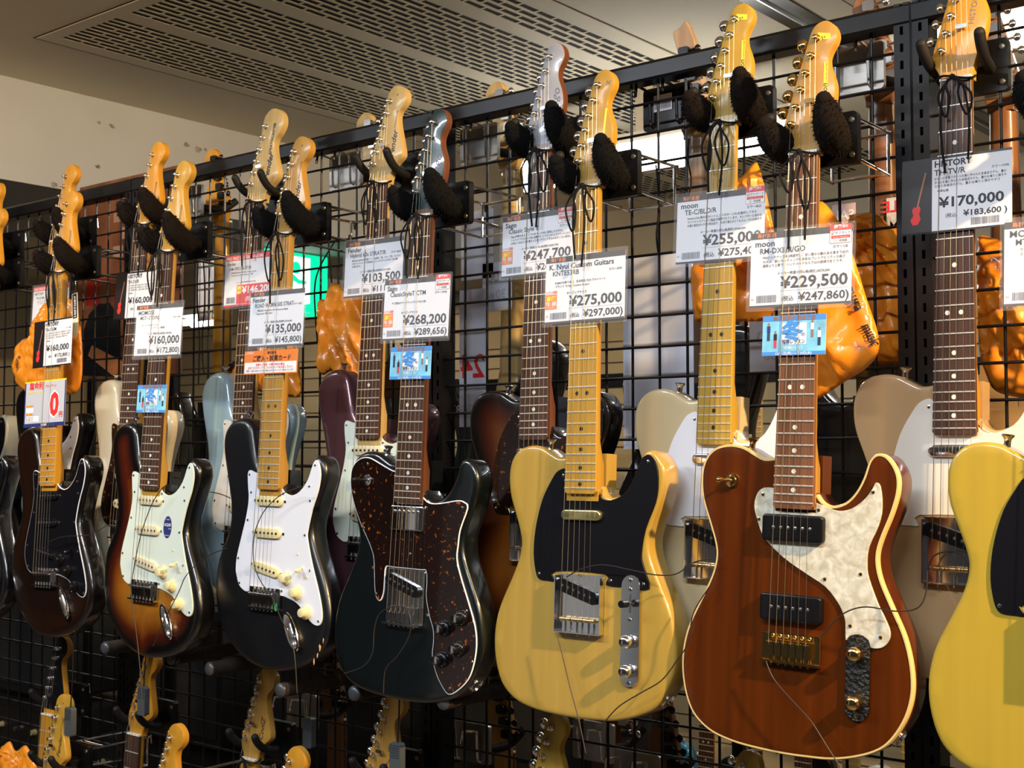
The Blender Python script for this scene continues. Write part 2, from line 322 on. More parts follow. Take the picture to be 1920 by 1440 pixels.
def body_mesh(shape, m, r, arm):
    base = {'tele': TELE, 'strat': STRAT, 'lp': LP}[shape]
    P = [Vector((p[0], p[1])) for p in smooth_pts(base, 4)]
    top = P[0].y
    P += [Vector((0.0285, 0.456)), Vector((0.0275, 0.472)), Vector((-0.0275, 0.472)), Vector((-0.0285, 0.456))]
    if area2(P) < 0: P.reverse()
    T = 0.044; steps = 5 if r > 0.006 else 3; rings = []
    for k in range(steps, -1, -1):
        t = math.pi / 2 * k / steps; rings.append((inset(P, r * (1 - math.cos(t))), -T + r - r * math.sin(t)))
    for k in range(steps + 1):
        t = math.pi / 2 * k / steps; rings.append((inset(P, r * (1 - math.cos(t))), -r + r * math.sin(t)))
    lift = forearm if arm else (lambda u, v: 0.0)
    n = len(P); vs = []; fs = []
    for R, w in rings: vs += [g(p.x, p.y, w + (lift(p.x, p.y) if w > -0.021 else 0)) for p in R]
    for i in range(len(rings) - 1):
        for k in range(n): j = (k + 1) % n; fs.append((i * n + k, i * n + j, (i + 1) * n + j, (i + 1) * n + k))
    top_ring = rings[-1][0]; S = 0.011; poly = np.array([(p.x, p.y) for p in top_ring])
    pts = []
    for a in np.arange(-0.165, 0.166, S):
        for b in np.arange(0.33, 0.81, S):
            x0 = poly[:, 0]; y0 = poly[:, 1]; x1 = np.roll(x0, -1); y1 = np.roll(y0, -1)
            cr = ((y0 > b) != (y1 > b)); 
            with np.errstate(divide='ignore', invalid='ignore'): xi = x0 + (b - y0) / (y1 - y0) * (x1 - x0)
            if (np.sum(cr & (a < xi)) % 2) and np.min(np.hypot(x0 - a, y0 - b)) > 0.005: pts.append(Vector((float(a), float(b))))
    V2, _, F2, *_ = geometry.delaunay_2d_cdt([Vector((p.x, p.y)) for p in top_ring] + pts, [], [list(range(n))], 1, 1e-7)
    mb = MB(); mb.add(vs, fs)
    mb.add([g(p.x, p.y, lift(p.x, p.y)) for p in V2], [list(f) for f in F2])
    R0 = rings[0][0]
    for t in geometry.tessellate_polygon([[Vector((p.x, p.y, 0)) for p in R0]]): mb.f.append(list(t)); mb.m.append(0)
    # heel under the neck
    mb.box(g(-0.0285, 0.475, -0.0435), g(0.0285, top - 0.004, -0.0165))
    me = mb.mesh('body', m)
    bm = bmesh.new(); bm.from_mesh(me); bmesh.ops.remove_doubles(bm, verts=bm.verts, dist=1e-5); bmesh.ops.recalc_face_normals(bm, faces=bm.faces)
    bm.to_mesh(me); bm.free()
    me.polygons.foreach_set('use_smooth', [True] * len(me.polygons)); me.set_sharp_from_angle(angle=math.radians(40))
    co = np.zeros(len(me.vertices) * 3); me.vertices.foreach_get('co', co); co = co.reshape(-1, 3)
    A = np.array([(p.x, HB - p.y) for p in P if p.y > 0.30]); q = co[:, [0, 2]]
    keep = np.array([not (abs(p.x) < 0.03 and p.y > 0.44) for p in P]); A = A[keep]
    d = np.min(np.hypot(q[:, None, 0] - A[None, :, 0], q[:, None, 1] - A[None, :, 1]), axis=1)
    d[co[:, 1] > 0.012] = 0.0
    at = me.attributes.new('edge', 'FLOAT', 'POINT'); at.data.foreach_set('value', d.astype(np.float32))
    return me
def neck_mesh(m):
    mb = MB(); N = 10; vs = []; secs = [(-0.012, 0), (0.0, 0), (0.05, 0), (0.15, 0), (0.25, 0), (0.34, 0), (0.385, 0), (0.408, .6), (0.42, 1), (0.474, 1)]
    for v, sq in secs:
        h = half(v) - 0.0004; dp = 0.0165 + 0.002 * max(v, 0) / 0.45
        for k in range(N + 1):
            a = math.pi * k / N; cx = math.cos(a); sx = math.sin(a)
            e = 0.75 * (1 - sq) + 0.12 * sq
            x = h * math.copysign(abs(cx) ** e, cx); y = dp * abs(sx) ** (0.9 * (1 - sq) + 0.12 * sq)
            vs.append(g(x, v, 0.0042 - y))
    fs = []
    for i in range(len(secs) - 1):
        for k in range(N): a = i * (N + 1) + k; fs.append((a, a + 1, a + N + 2, a + N + 1))
        fs.append((i * (N + 1), i * (N + 1) + N + 1, i * (N + 1) + 2 * N + 1, i * (N + 1) + N))
    L = (len(secs) - 1) * (N + 1); fs.append([L + k for k in range(N + 1)]); fs.append([N - k for k in range(N + 1)])
    mb.add(vs, fs); me = mb.mesh('neck', m); fix_normals(me); return me
def board_mesh(m, end):
    mb = MB(); out = [(-half(0.001), 0.0012)] + [(half(0.001), 0.0012), (half(end), end - 0.004), (half(end) - 0.004, end), (-half(end) + 0.004, end), (-half(end), end - 0.004)]
    slab(mb, out, 0.0040, 0.0102, 0.0006); me = mb.mesh('fretboard', m, smooth=False); fix_normals(me); return me
def head_mesh(o, m, side=None):
    P = smooth_pts(o, 4); mb = MB(); slab(mb, P, -0.0115, 0.0032, 0.0016, 2, rb=0.0012); me = mb.mesh('headstock', m); fix_normals(me)
    if side is not None and side is not m:
        me.materials.append(side); me.polygons.foreach_set('material_index', [0 if p.normal.y < -0.9 else 1 for p in me.polygons])
    return me
def fret_geo(mb, n):
    v = FR[n]; h = half(v); z = 0.0102
    vs = [g(-h, v - .0011, z), g(h, v - .0011, z), g(h, v + .0011, z), g(-h, v + .0011, z), g(-h, v - .0005, z + .0011), g(h, v - .0005, z + .0011), g(h, v + .0005, z + .0011), g(-h, v + .0005, z + .0011)]
    mb.add(vs, [(0, 1, 5, 4), (4, 5, 6, 7), (7, 6, 2, 3), (0, 4, 7, 3), (1, 2, 6, 5)])
def fret_mesh(n): mb = MB(); fret_geo(mb, n); return mb.mesh('fret', FRETM, smooth=False)
def dot_geo(mb, u, v, r=0.0032): mb.tube_prof(g(u, v, 0.0101), (0, -1, 0), [(r, 0), (r, 0.0003)], 12)
DOTS = [(0, 3), (0, 5), (0, 7), (0, 9), (-.009, 12), (.009, 12), (0, 15), (0, 17), (0, 19), (0, 21)]
def dotpos(n): return (FR[n] + FR[n - 1]) / 2
def tuner_mesh(m, round_button):
    mb = MB()
    mb.tube_prof(g(0, 0 + HB, 0.003), (0, -1, 0), [(.0052, 0), (.0052, .002), (.0036, .0026), (.0032, .0055), (.0025, .0065), (.0034, .0080), (.0034, .0095), (.0026, .0100)], 12)
    # gear case behind and button on the bass side (axis tilted with the head edge)
    mb.bbox((-0.012, 0.0117, -0.008), (0.0075, 0.020, 0.008), 0.003)
    mb.cyl((-0.012, 0.0155, 0), (-0.024, 0.0155, 0.001), .0024, 8)
    if round_button: mb.ball((-0.029, 0.0155, 0.001), (.0085, .0075, .0088), 12, 8)
    else: mb.ball((-0.029, 0.0155, 0.001), (.0062, .0042, .0070), 10, 8)
    return mb.mesh('tuner', m)
def capsule_pts(cu, cv, L, R, ang=0.0, n=8):
    out = []
    for s in (1, -1):
        for k in range(n + 1):
            a = -math.pi / 2 + math.pi * k / n + (0 if s > 0 else math.pi)
            out.append((s * (L / 2 - R) + R * math.cos(a), R * math.sin(a)))
    c, s_ = math.cos(ang), math.sin(ang)
    return [(cu + x * c - y * s_, cv + x * s_ + y * c) for x, y in out]
def rrect(u0, v0, u1, v1, r, n=4):
    out = []
    for cu, cv, a0 in ((u1 - r, v1 - r, 0), (u0 + r, v1 - r, 90), (u0 + r, v0 + r, 180), (u1 - r, v0 + r, 270)):
        for k in range(n + 1): t = math.radians(a0 + 90 * k / n); out.append((cu + r * math.cos(t), cv + r * math.sin(t)))
    return out
def pol(mb, cu, cv, w, ang=0.0, sp=0.0104, r=0.0024, h=0.0008):
    for i in range(6):
        d = (i - 2.5) * sp; mb.tube_prof(g(cu + d * math.cos(ang), cv + d * math.sin(ang), w), (0, -1, 0), [(r, 0), (r, h), (r * .6, h * 1.4)], 8)
def sc_pickup(m, pm, cu, cv, ang, name='pickup'):
    def a():
        mb = MB(); slab(mb, capsule_pts(cu, cv, .070, .0088, ang), 0.002, 0.0075, 0.0014, 2); me = mb.mesh('pickup_cover', m); fix_normals(me); return me
    def b(): mb = MB(); pol(mb, cu, cv, 0.0073, ang); 
    mb = MB(); pol(mb, cu, cv, 0.0073, ang)
    for s in (-1, 1):
        mb.tube_prof(g(cu + s * .0395 * math.cos(ang), cv + s * .0395 * math.sin(ang), .0022), (0, -1, 0), [(.0028, 0), (.0026, .0012), (.001, .0016)], 8)
    return cached(('sc', m.name, cu, cv, ang), a), cached(('scp', pm.name, cu, cv, ang), lambda: mb.mesh('pole_pieces', pm))
def screws_mesh(L, m, w=0.0024):
    mb = MB()
    for u, v in L: mb.tube_prof(g(u, v, w), (0, -1, 0), [(.0027, 0), (.0024, .0009), (.0012, .0013)], 8)
    return mb.mesh('pickguard_screws', m)
def knob_mesh(kind, m):
    mb = MB()
    if kind == 'strat': prof = [(.0122, 0), (.0122, .0015), (.0115, .004), (.0085, .0055), (.0078, .0135), (.0074, .0145), (.0068, .0148)]
    elif kind == 'dome': prof = [(.0092, 0), (.0094, .001), (.0094, .012), (.0086, .0155), (.006, .0178), (.002, .0186)]
    else: prof = [(.0125, 0), (.0125, .004), (.0115, .006), (.0085, .0075), (.008, .017), (.0075, .018)]
    mb.tube_prof((0, 0, 0), (0, -1, 0), prof, 24)
    if kind == 'skirt':
        mb.mat(1); mb.tube_prof((0, -0.018, 0), (0, -1, 0), [(.0066, 0), (.0066, .0006), (.006, .0008)], 20)
        for k in range(11):
            a = math.radians(-60 + 30 * k); mb.box((0.0105 * math.cos(a) - .0008, -0.0066, 0.0105 * math.sin(a) - .0008), (0.0105 * math.cos(a) + .0008, -0.0062, 0.0105 * math.sin(a) + .0008))
    return mb.mesh('knob', m)
def put_knob(root, kind, m, u, v, w):
    o = put('knob', cached(('knob', kind, str(m)), lambda: knob_mesh(kind, m)), root); o.location = g(u, v, w); return o
def head_logo(kind):
    """lettering on the headstock: list of (text, u, v, height, material, shear)"""
    mb = MB()
    def t(s, u, v, h, ang, mi, shear=0.0, bold=0.0):
        V, Fc, w = text_geo(s, bold, shear); c, sn = math.cos(ang), math.sin(ang); mb.mat(mi)
        mb.add([g(u + (x * c - y * sn) * h, v - (x * sn + y * c) * h, 0.0035) for x, y in V], [list(f) for f in Fc])
    if kind == 'script':
        t('Fender', .030, -.045, .017, math.radians(80), 0, .35, .01); t('STRATOCASTER', .032, -.098, .0045, math.radians(80), 0); t('III', .033, -.158, .005, 0, 0)
    elif kind == 'block':
        t('Fender', .029, -.040, .019, math.radians(76), 0, .35, .025); t('STRATOCASTER', .034, -.092, .0085, math.radians(80), 0, 0, .03); t('(R)', .040, -.150, .005, 0, 0)
    elif kind == 'thin':
        t('Momose', .034, -.050, .011, math.radians(84), 0, .35); t('- - - -', .035, -.095, .005, math.radians(85), 0)
    elif kind == 'cool':
        t('CoolZ', .030, -.038, .016, math.radians(82), 0, .25, .01); t('- - - - -', .034, -.085, .005, math.radians(84), 0)
    elif kind == 'hist': t('HISTORY', .022, -.072, .011, math.radians(80), 1)
    elif kind == 'sago': t('Sago', .024, -.060, .022, math.radians(75), 1, .3)
    elif kind == 'knyui':
        mb.mat(2); mb.add([g(.026, -.118, .0035), g(.030, -.118, .0035), g(.025, -.070, .0035), g(.021, -.070, .0035)], [(0, 1, 2, 3)]); t('N', .026, -.154, .010, 0, 1, .3)
    elif kind == 'moon':
        mb.mat(2); mb.add([g(u, v, .0034) for u, v in mm([(8, -52), (14, -60), (20, -58), (22, -66), (24, -64), (24, -122), (30, -122), (30, -62), (26, -46), (16, -36), (9, -38), (16, -46)])], [list(range(12))])
        t('moon', .0295, -.066, .011, math.radians(90), 0, .3, .01); t('CUSTOM GUITARS', .0292, -.093, .0034, math.radians(90), 0)
        mb.mat(0); cr = [(0.0175 + .0085 * math.cos(a), -.050 + .0085 * math.sin(a)) for a in np.linspace(-1.9, 2.2, 10)] + [(0.0145 + .0085 * math.cos(a), -.0525 + .0085 * math.sin(a)) for a in np.linspace(1.9, -1.3, 8)]
        mb.add([g(u, v, .0037) for u, v in cr], [list(range(len(cr)))])
        mb.mat(2); mb.add([g(u, v, .0034) for u, v in mm([(14, -150), (20, -154), (32, -152), (32, -160), (14, -164)])], [(0, 1, 2, 3, 4)]); t('M+', .016, -.152, .008, 0.2, 0)
    return mb.mesh('logo', [INK, INKG, INKY], smooth=False)
def guitar(key, name, label, group, M, sp, detail=2):
    """sp: shape body neckm boardm head posts frets guard guardm pickups bridge knobs ..."""
    root = empty(name, M=M); tag(root, label, 'guitar', group)
    shape = sp['shape']; bm_ = sp['body']; r = sp.get('round', 0.012 if shape == 'strat' else 0.005)
    body = put('body', cached(('body', shape, bm_.name), lambda: body_mesh(shape, bm_, r, shape == 'strat')), root)
    put('neck', cached(('neck', sp['neck'].name), lambda: neck_mesh(sp['neck'])), root)
    nf = sp.get('frets', 21); end = FR[nf] + 0.0085
    fb = put('fretboard', cached(('board', sp['board'].name, nf), lambda: board_mesh(sp['board'], end)), root)
    dm = sp.get('dot', DOTW)
    if detail == 2:
        for n in range(1, nf + 1): put('fret', cached(('fret', n), lambda: fret_mesh(n)), fb)
        for i, (u, n) in enumerate(DOTS):
            def f(u=u, n=n): mb = MB(); dot_geo(mb, u, dotpos(n)); return mb.mesh('inlay_dot', dm)
            put('inlay_dot', cached(('dot', dm.name, i), f), fb)
    else:
        def f():
            mb = MB()
            for n in range(1, nf + 1): fret_geo(mb, n)
            return mb.mesh('frets', FRETM, smooth=False)
        put('frets', cached(('frets', nf), f), fb)['kind'] = 'stuff'
        def f():
            mb = MB()
            for u, n in DOTS: dot_geo(mb, u, dotpos(n))
            return mb.mesh('inlay_dots', dm)
        put('inlay_dots', cached(('dots', dm.name), f), fb)['kind'] = 'stuff'
    def f(): mb = MB(); mb.box(g(-.0208, -.0022, .0042), g(.0208, .0012, .0118)); return mb.mesh('nut', BONE)
    put('nut', cached('nut', f), root)
    hd = {'tele': H_TELE, 'strat': H_STRAT, 'large': H_LARGE, 'point': H_POINT}[sp['head']]; hm = sp.get('headm', sp['neck'])
    ho = put('headstock', cached(('head', sp['head'], hm.name, sp['neck'].name), lambda: head_mesh(hd, hm, sp['neck'])), root)
    if hm is not sp['neck']:
        pass
    if sp.get('logo') and detail >= 1: put('logo', cached(('logo', sp['logo']), lambda: head_logo(sp['logo'])), ho)
    posts = P_TELE if sp['head'] == 'tele' else P_STRAT; tm = sp.get('hw', CHROME); tt = sp.get('tunerm', tm)
    tme = cached(('tuner', tt.name, sp.get('roundb', False)), lambda: tuner_mesh(tt, sp.get('roundb', False)))
    for u, v in posts:
        o = put('tuner', tme, root); o.location = (u, 0, HB - v)
        o.rotation_euler = (0, 0, 0)
    # strings
    for i in range(6):
        def f(i=i):
            mb = MB(); un = -.0175 + .007 * i; ub = -.026 + .0104 * i; pu, pv = posts[5 - i]; wn = .0144 if i in (0, 3) else .0119
            rr = [.00052, .00045, .00038, .00032, .00027, .00024][i]
            mb.tube([g(pu, pv, .0085), g(un, -.0005, wn)], rr, 5); mb.tube([g(un, -.0005, wn), g(ub, .648, .0165), g(ub, .652, .0135)], rr, 5)
            return mb.mesh('string', BRONZE if i < 3 else STRINGM)
        put('string', cached(('string', sp['head'] == 'tele', i), f), root)
    def f():
        mb = MB(); a, b = posts[1]; mb.box(g(-.001 + .006, -.068, .003), g(.011, -.072, .0105)); mb.box(g(.0, -.0672, .010), g(.015, -.0728, .0116)); return mb.mesh('string_tree', tm)
    put('string_tree', cached(('tree', tm.name), f), root)
    # hardware
    gm = sp.get('guardm')
    if gm:
        gl = {'tele': G_TELE, 'strat': G_STRAT, 'custom': G_CUSTOM, 'rm': G_RM}[sp['guard']]
        def f():
            n_corner = 2; P = smooth_pts(gl[:-2], 3) + [Vector(p) for p in gl[-2:]]; mb = MB(); slab(mb, P, 0.0, 0.0024, 0.0006)
            me = mb.mesh('pickguard', gm); fix_normals(me); return me
        go = put('pickguard', cached(('guard', sp['guard'], gm.name), f), root)
        SL = {'tele': SCR_TELE, 'strat': SCR_STRAT, 'custom': SCR_CUST, 'rm': SCR_RM}[sp['guard']]
        if detail: put('pickguard_screws', cached(('scr', sp['guard'], tm.name), lambda: screws_mesh(SL, tm)), go)['kind'] = 'stuff'
        if sp.get('ply'):
            def f():
                P = [Vector(p) for p in smooth_pts(gl[:-2], 3)] + [Vector(p) for p in gl[-2:]]
                if area2(P) < 0: P.reverse()
                A = inset(P, -0.0014); B = P; n = len(P); vs = [g(p.x, p.y, 0.0004) for p in A] + [g(p.x, p.y, 0.0016) for p in A] + [g(p.x, p.y, 0.0022) for p in B]
                fs = [(k, (k + 1) % n, n + (k + 1) % n, n + k) for k in range(n)] + [(n + k, n + (k + 1) % n, 2 * n + (k + 1) % n, 2 * n + k) for k in range(n)]
                return MB().add(vs, fs).mesh('guard_edge', INKW)
            put('guard_edge', cached(('ply', sp['guard']), f), go)
    pk = sp.get('pickups')
    if pk == 'strat':
        pm, pc = sp['pkm']
        for cu, cv, an in ((0, .484, 0), (0, .541, 0), (0, .605, math.radians(10))):
            a, b = sc_pickup(pm, pc, cu, cv, an); o = put('pickup', a, root); put('pole_pieces', b, o)['kind'] = 'stuff'
    if pk in ('tele', 'custom'):
        def f():
            mb = MB(); slab(mb, capsule_pts(0, .495, .071, .0078), .001, .0088, .002, 3); me = mb.mesh('neck_pickup', sp.get('npm', CHROME)); fix_normals(me); return me
        def fh():
            mb = MB(); slab(mb, rrect(-.036, .479, .036, .519, .003), .001, .0095, .002, 2); me = mb.mesh('neck_pickup', CHROME); fix_normals(me); return me
        if pk == 'tele': put('neck_pickup', cached(('npk', sp.get('npm', CHROME).name), f), root)
        else:
            o = put('neck_pickup', cached('humb', fh), root)
            def f():
                mb = MB()
                for i in range(6): mb.tube_prof(g(-.026 + .0104 * i, .488, .0094), (0, -1, 0), [(.0028, 0), (.0024, .0012), (.001, .0018)], 8)
                return mb.mesh('pole_pieces', STEEL)
            put('pole_pieces', cached('humbp', f), o)['kind'] = 'stuff'
        def f():
            mb = MB(); slab(mb, capsule_pts(-.004, .607, .078, .0095, math.radians(17)), .002, .0085, .001); me = mb.mesh('bridge_pickup', BLK); fix_normals(me); return me
        o = put('bridge_pickup', cached('tbp', f), root)
        def f(): mb = MB(); pol(mb, -.004, .607, .0083, math.radians(17), r=.0022, h=.0004); return mb.mesh('pole_pieces', STEEL)
        put('pole_pieces', cached('tbpp', f), o)['kind'] = 'stuff'
    if pk == 'p90':
        for cv in (.4995, .603):
            def f(cv=cv): mb = MB(); slab(mb, rrect(-.043, cv - .0175, .043, cv + .0175, .005), .0, .0115, .0022, 3); me = mb.mesh('pickup', BLK); fix_normals(me); return me
            o = put('pickup', cached(('p90', cv), f), root)
            def f(cv=cv): mb = MB(); pol(mb, 0, cv, .0113, 0); return mb.mesh('pole_pieces', STEEL)
            put('pole_pieces', cached(('p90p', cv), f), o)['kind'] = 'stuff'
    br = sp.get('bridge')
    if br == 'trem' or br == 'modern':
        v0 = .637
        def f():
            mb = MB(); slab(mb, rrect(-.041, v0, .041, .672, .001), .0015, .0045, .0005); mb.box(g(-.041, .672, .0), g(.041, .675, .011))
            me = mb.mesh('bridge', tm); fix_normals(me); return me
        o = put('bridge', cached(('trem', tm.name), f), root)
        for i in range(6):
            def f(i=i):
                mb = MB(); u = -.026 + .0104 * i; mb.box(g(u - .0048, .646, .005), g(u + .0048, .666, .0115)); mb.box(g(u - .0048, .645, .0115), g(u + .0048, .650, .0155))
                mb.cyl(g(u, .664, .008), g(u, .678, .008), .0018, 8); mb.cyl(g(u - .0028, .648, .012), g(u - .0028, .648, .0178), .0011, 6); mb.cyl(g(u + .0028, .648, .012), g(u + .0028, .648, .0178), .0011, 6)
                mb.tube_prof(g(u, .640, .0045), (0, -1, 0), [(.0028, 0), (.0024, .0016), (.001, .002)], 8)
                return mb.mesh('saddle', tm)
            put('saddle', cached(('sad', tm.name, i), f), o)
    if br in ('ash', 'half'):
        def f():
            mb = MB(); slab(mb, rrect(-.041, .582, .041, .668, .003), .0005, .0022, .0004)
            if br == 'ash':
                t = .0014; h = .0125
                mb.box(g(-.041, .585, .001), g(-.041 + t, .668, h)); mb.box(g(.041 - t, .585, .001), g(.041, .668, h)); mb.box(g(-.041, .668 - t, .001), g(.041, .668, h)); mb.box(g(-.041, .582, .001), g(.041, .582 + t, .0075))
            else: mb.box(g(-.041, .668, .0), g(.041, .671, .012))
            me = mb.mesh('bridge', tm); fix_normals(me); return me
        o = put('bridge', cached(('ash', br, tm.name), f), root)
        if br == 'ash':
            for i in range(3):
                def f(i=i):
                    mb = MB(); u = -.0208 + .0208 * i; mb.cyl(g(u - .0098, .648, .009), g(u + .0098, .648, .009), .0034, 10); mb.mat(1)
                    mb.cyl(g(u, .648, .009), g(u, .672, .009), .0016, 8)
                    for s in (-1, 1): mb.cyl(g(u + s * .0055, .648, .009), g(u + s * .0055, .648, .0152), .0013, 6)
                    return mb.mesh('saddle', [BRASS, STEEL])
                put('saddle', cached(('bar', i), f), o)
        else:
            for i in range(6):
                def f(i=i):
                    mb = MB(); u = -.026 + .0104 * i; mb.box(g(u - .0047, .642, .003), g(u + .0047, .666, .012)); mb.cyl(g(u, .664, .008), g(u, .674, .008), .0017, 8); return mb.mesh('saddle', CHROME)
                put('saddle', cached(('hs', i), f), o)
    kd = sp.get('knobs')
    if kd == 'strat':
        km = sp.get('knobm', CREAM)
        for u, v in mm([(54, 617), (83, 640), (109, 672)]): put_knob(root, 'strat', km, u, v, .0024)
        def f():
            mb = MB(); mb.cyl(g(.092, .596, .002), g(.094, .600, .012), .0016, 6); mb.ball(g(.094, .601, .014), (.0042, .0075, .0042), 8, 6)
            for q in ((.080, .574), (.105, .612)): mb.tube_prof(g(q[0], q[1], .0024), (0, -1, 0), [(.0028, 0), (.0024, .001), (.001, .0014)], 8)
            return mb.mesh('selector_switch', [sp.get('knobm', CREAM)])
        put('selector_switch', cached(('ssw', km.name), f), root)
        def f():
            mb = MB(); A = []
            for k in range(20):
                a = 2 * math.pi * k / 20; x = .0135 * math.cos(a) * (1 + .0 * math.sin(a)); y = .036 * math.sin(a); c, s = math.cos(math.radians(-28)), math.sin(math.radians(-28))
                A.append((.079 + x * c - y * s, .707 + x * s + y * c))
            A = [Vector(p) for p in A]; 
            if area2(A) < 0: A.reverse()
            rings = [(A, .0006), (inset(A, .0008), .0022), (inset(A, .0042), .0018), (inset(A, .0062), -.0045), (inset(A, .0085), -.007)]
            n = len(A); vs = []; fs = []
            for R, w in rings: vs += [g(p.x, p.y, w) for p in R]
            for i in range(len(rings) - 1):
                for k in range(n): j = (k + 1) % n; fs.append((i * n + k, i * n + j, (i + 1) * n + j, (i + 1) * n + k))
            fs.append([(len(rings) - 1) * n + k for k in range(n)]); mb.add(vs, fs)
            mb.mat(1); mb.tube_prof(g(.083, .713, -.0069), (0, -1, 0), [(.0065, 0), (.006, .003), (.0035, .0034), (.0032, .0005)], 12)
            return mb.mesh('jack_plate', [CHROME, STEEL])
        # the dish sits proud so that it reads on the flat top
        o = put('jack_plate', cached('jackp', f), root); o.location = (0, -.0072, 0)
    if kd == 'tele':
        def f():
            mb = MB(); slab(mb, capsule_pts(.088, .657, .158, .0158, math.radians(90)), .0024, .0042, .0005); me = mb.mesh('control_plate', CHROME); fix_normals(me); return me
        o = put('control_plate', cached('tcp', f), root)
        for v in (.672, .7135): put_knob(root, 'dome', CHROME, .088, v, .0042)
        def f():
            mb = MB(); mb.box(g(.0865, .605, .004), g(.0895, .632, .0046)); mb.box(g(.0865, .617, .004), g(.0895, .620, .016)); mb.mat(1); mb.cyl(g(.088, .6185, .014), g(.088, .6185, .028), .0052, 12); return mb.mesh('selector_switch', [STEEL, BLK])
        put('selector_switch', cached('tsw', f), root)
        def f():
            mb = MB()
            for v in (.585, .730, .598, .641): mb.tube_prof(g(.088, v, .0042), (0, -1, 0), [(.0032, 0), (.0028, .0012), (.001, .0018)], 8)
            return mb.mesh('plate_screws', STEEL)
        put('plate_screws', cached('tps', f), o)['kind'] = 'stuff'
    if kd == 'custom':
        for u, v in mm([(88, 667), (122, 648), (86, 716), (119, 696)]): put_knob(root, 'skirt', [BLK, CHROME], u, v, .0024)
    if kd == 'rm':
        def f():
            mb = MB(); slab(mb, capsule_pts(.0915, .681, .108, .0160, math.radians(90)), .0024, .0042, .0005); me = mb.mesh('control_plate', mat('film_covered_plate', (.03, .03, .028), .12, .8, bump=.6, scale=180)); fix_normals(me); return me
        put('control_plate', cached('rcp', f), root)
        for v in (.651, .711): put_knob(root, 'dome', GOLD, .0915, v, .0042)
        def f():
            mb = MB()
            for v in (.634, .728): mb.tube_prof(g(.0915, v, .0042), (0, -1, 0), [(.0032, 0), (.0028, .0012), (.001, .0018)], 8)
            return mb.mesh('plate_screws', GOLD)
        put('plate_screws', cached('rps', f), root)['kind'] = 'stuff'
    if sp.get('toggle'):
        u, v, tmm, tip = sp['toggle']
        def f():
            mb = MB(); mb.tube_prof(g(u, v, .0), (0, -1, 0), [(.0098, 0), (.0098, .0032), (.007, .0036), (.0062, .006), (.004, .0064)], 16); mb.mat(1); mb.tube([g(u, v, .005), g(u - .004, v, .014), g(u - .008, v, .022)], [.002, .0026, .004], 10); mb.ball(g(u - .0085, v, .0232), .0042, 8, 6)
            return mb.mesh('toggle_switch', [tmm, tip])
        put('toggle_switch', f(), root)
    if sp.get('binding'):
        def f():
            base = TELE; P = [Vector(p) for p in smooth_pts(base, 4)]
            if area2(P + [Vector((0, .45))]) < 0: P.reverse()
            B1 = inset(P, .0032)[1:-1]; A1 = inset(P, -.0004)[1:-1]; n = len(A1)
            vs = [g(p.x, p.y, -.0075) for p in A1] + [g(p.x, p.y, -.0012) for p in A1] + [g(p.x, p.y, .0006) for p in inset(P, .0010)[1:-1]] + [g(p.x, p.y, .0006) for p in B1]
            fs = []
            for i in range(3):
                for k in range(n - 1): fs.append((i * n + k, i * n + k + 1, (i + 1) * n + k + 1, (i + 1) * n + k))
            me = MB().add(vs, fs).mesh('binding', BIND); fix_normals(me); return me
        put('binding', f(), root)
    if shape == 'tele' and detail:
        def f():
            mb = MB(); mb.tube_prof((.1375, .022, HB - .752), Vector((.80, 0, -.60)), [(.0125, -.004), (.0125, .0016), (.0105, .0022), (.0085, -.002), (.005, -.002)], 16); return mb.mesh('output_jack', CHROME)
        put('output_jack', cached('jack', f), root)
    sb = (-.078, .3935) if shape == 'tele' else (-.098, .3335)
    def f():
        mb = MB(); mb.tube_prof((sb[0], .022, HB - sb[1]), (0.1, 0, 1), [(.0045, -.004), (.0042, .004), (.0045, .007), (.0078, .011), (.0078, .0125), (.006, .0132)], 14); return mb.mesh('strap_button', tm)
    put('strap_button', cached(('sb', shape, tm.name), f), root)
    return root
def pose(q):
    x, y, z, pitch, roll, yaw = q
    v = Vector((-math.sin(roll), -math.sin(pitch), -math.cos(roll) * math.cos(pitch))).normalized()
    u = Vector((math.cos(yaw), math.sin(yaw), 0)); u = (u - v * u.dot(v)).normalized(); w = u.cross(-v)
    org = Vector((x, y, z)) + v * HB
    M = Matrix(((u.x, -w.x, -v.x, org.x), (u.y, -w.y, -v.y, org.y), (u.z, -w.z, -v.z, org.z), (0, 0, 0, 1)))
    return M
def gpt(M, u, v, w): return M @ Vector(g(u, v, w))
# ------------------------------------------------------------------ the room
PLAST = mat('ceiling_paint', (0.72, 0.65, 0.49), 0.7, var=0.03, scale=2)
BULK = mat('bulkhead_plaster', (0.43, 0.45, 0.48), 0.8, var=0.05, scale=3)
WALLB = mat('beige_wall', (0.55, 0.47, 0.33), 0.7, var=0.05, scale=4)
SLATM = mat('slatwall_maple', (0.52, 0.42, 0.25), 0.5, var=0.15, scale=8, stretch=(0.2, 1, 1))
FLOORM = mat('floor_vinyl', (0.09, 0.07, 0.055), 0.4, var=0.3, scale=5, stretch=(1, 6, 1))
DARKW = mat('dark_wall', (0.035, 0.032, 0.03), 0.7, var=0.1, scale=4)
def sbox(name, a, b, m, parent=None):
    o = MB().box(a, b).obj(name, m, parent, smooth=False)
    if parent is None: struct(o)
    return o
sbox('floor', (-8, -4, -0.1), (4, 4.4, 0), FLOORM)
sbox('wall_front', (-8, -4.1, 0), (4, -4, 2.75), DARKW)
sbox('wall_right', (4, -4, 0), (4.1, 4.4, 2.75), WALLB)
sbox('wall_left', (-8.1, -0.3, 0), (-8, 4.4, 2.75), WALLB)
sbox('wall_left_aisle', (-8.1, -4, 0), (-8, -0.3, 2.75), DARKW)
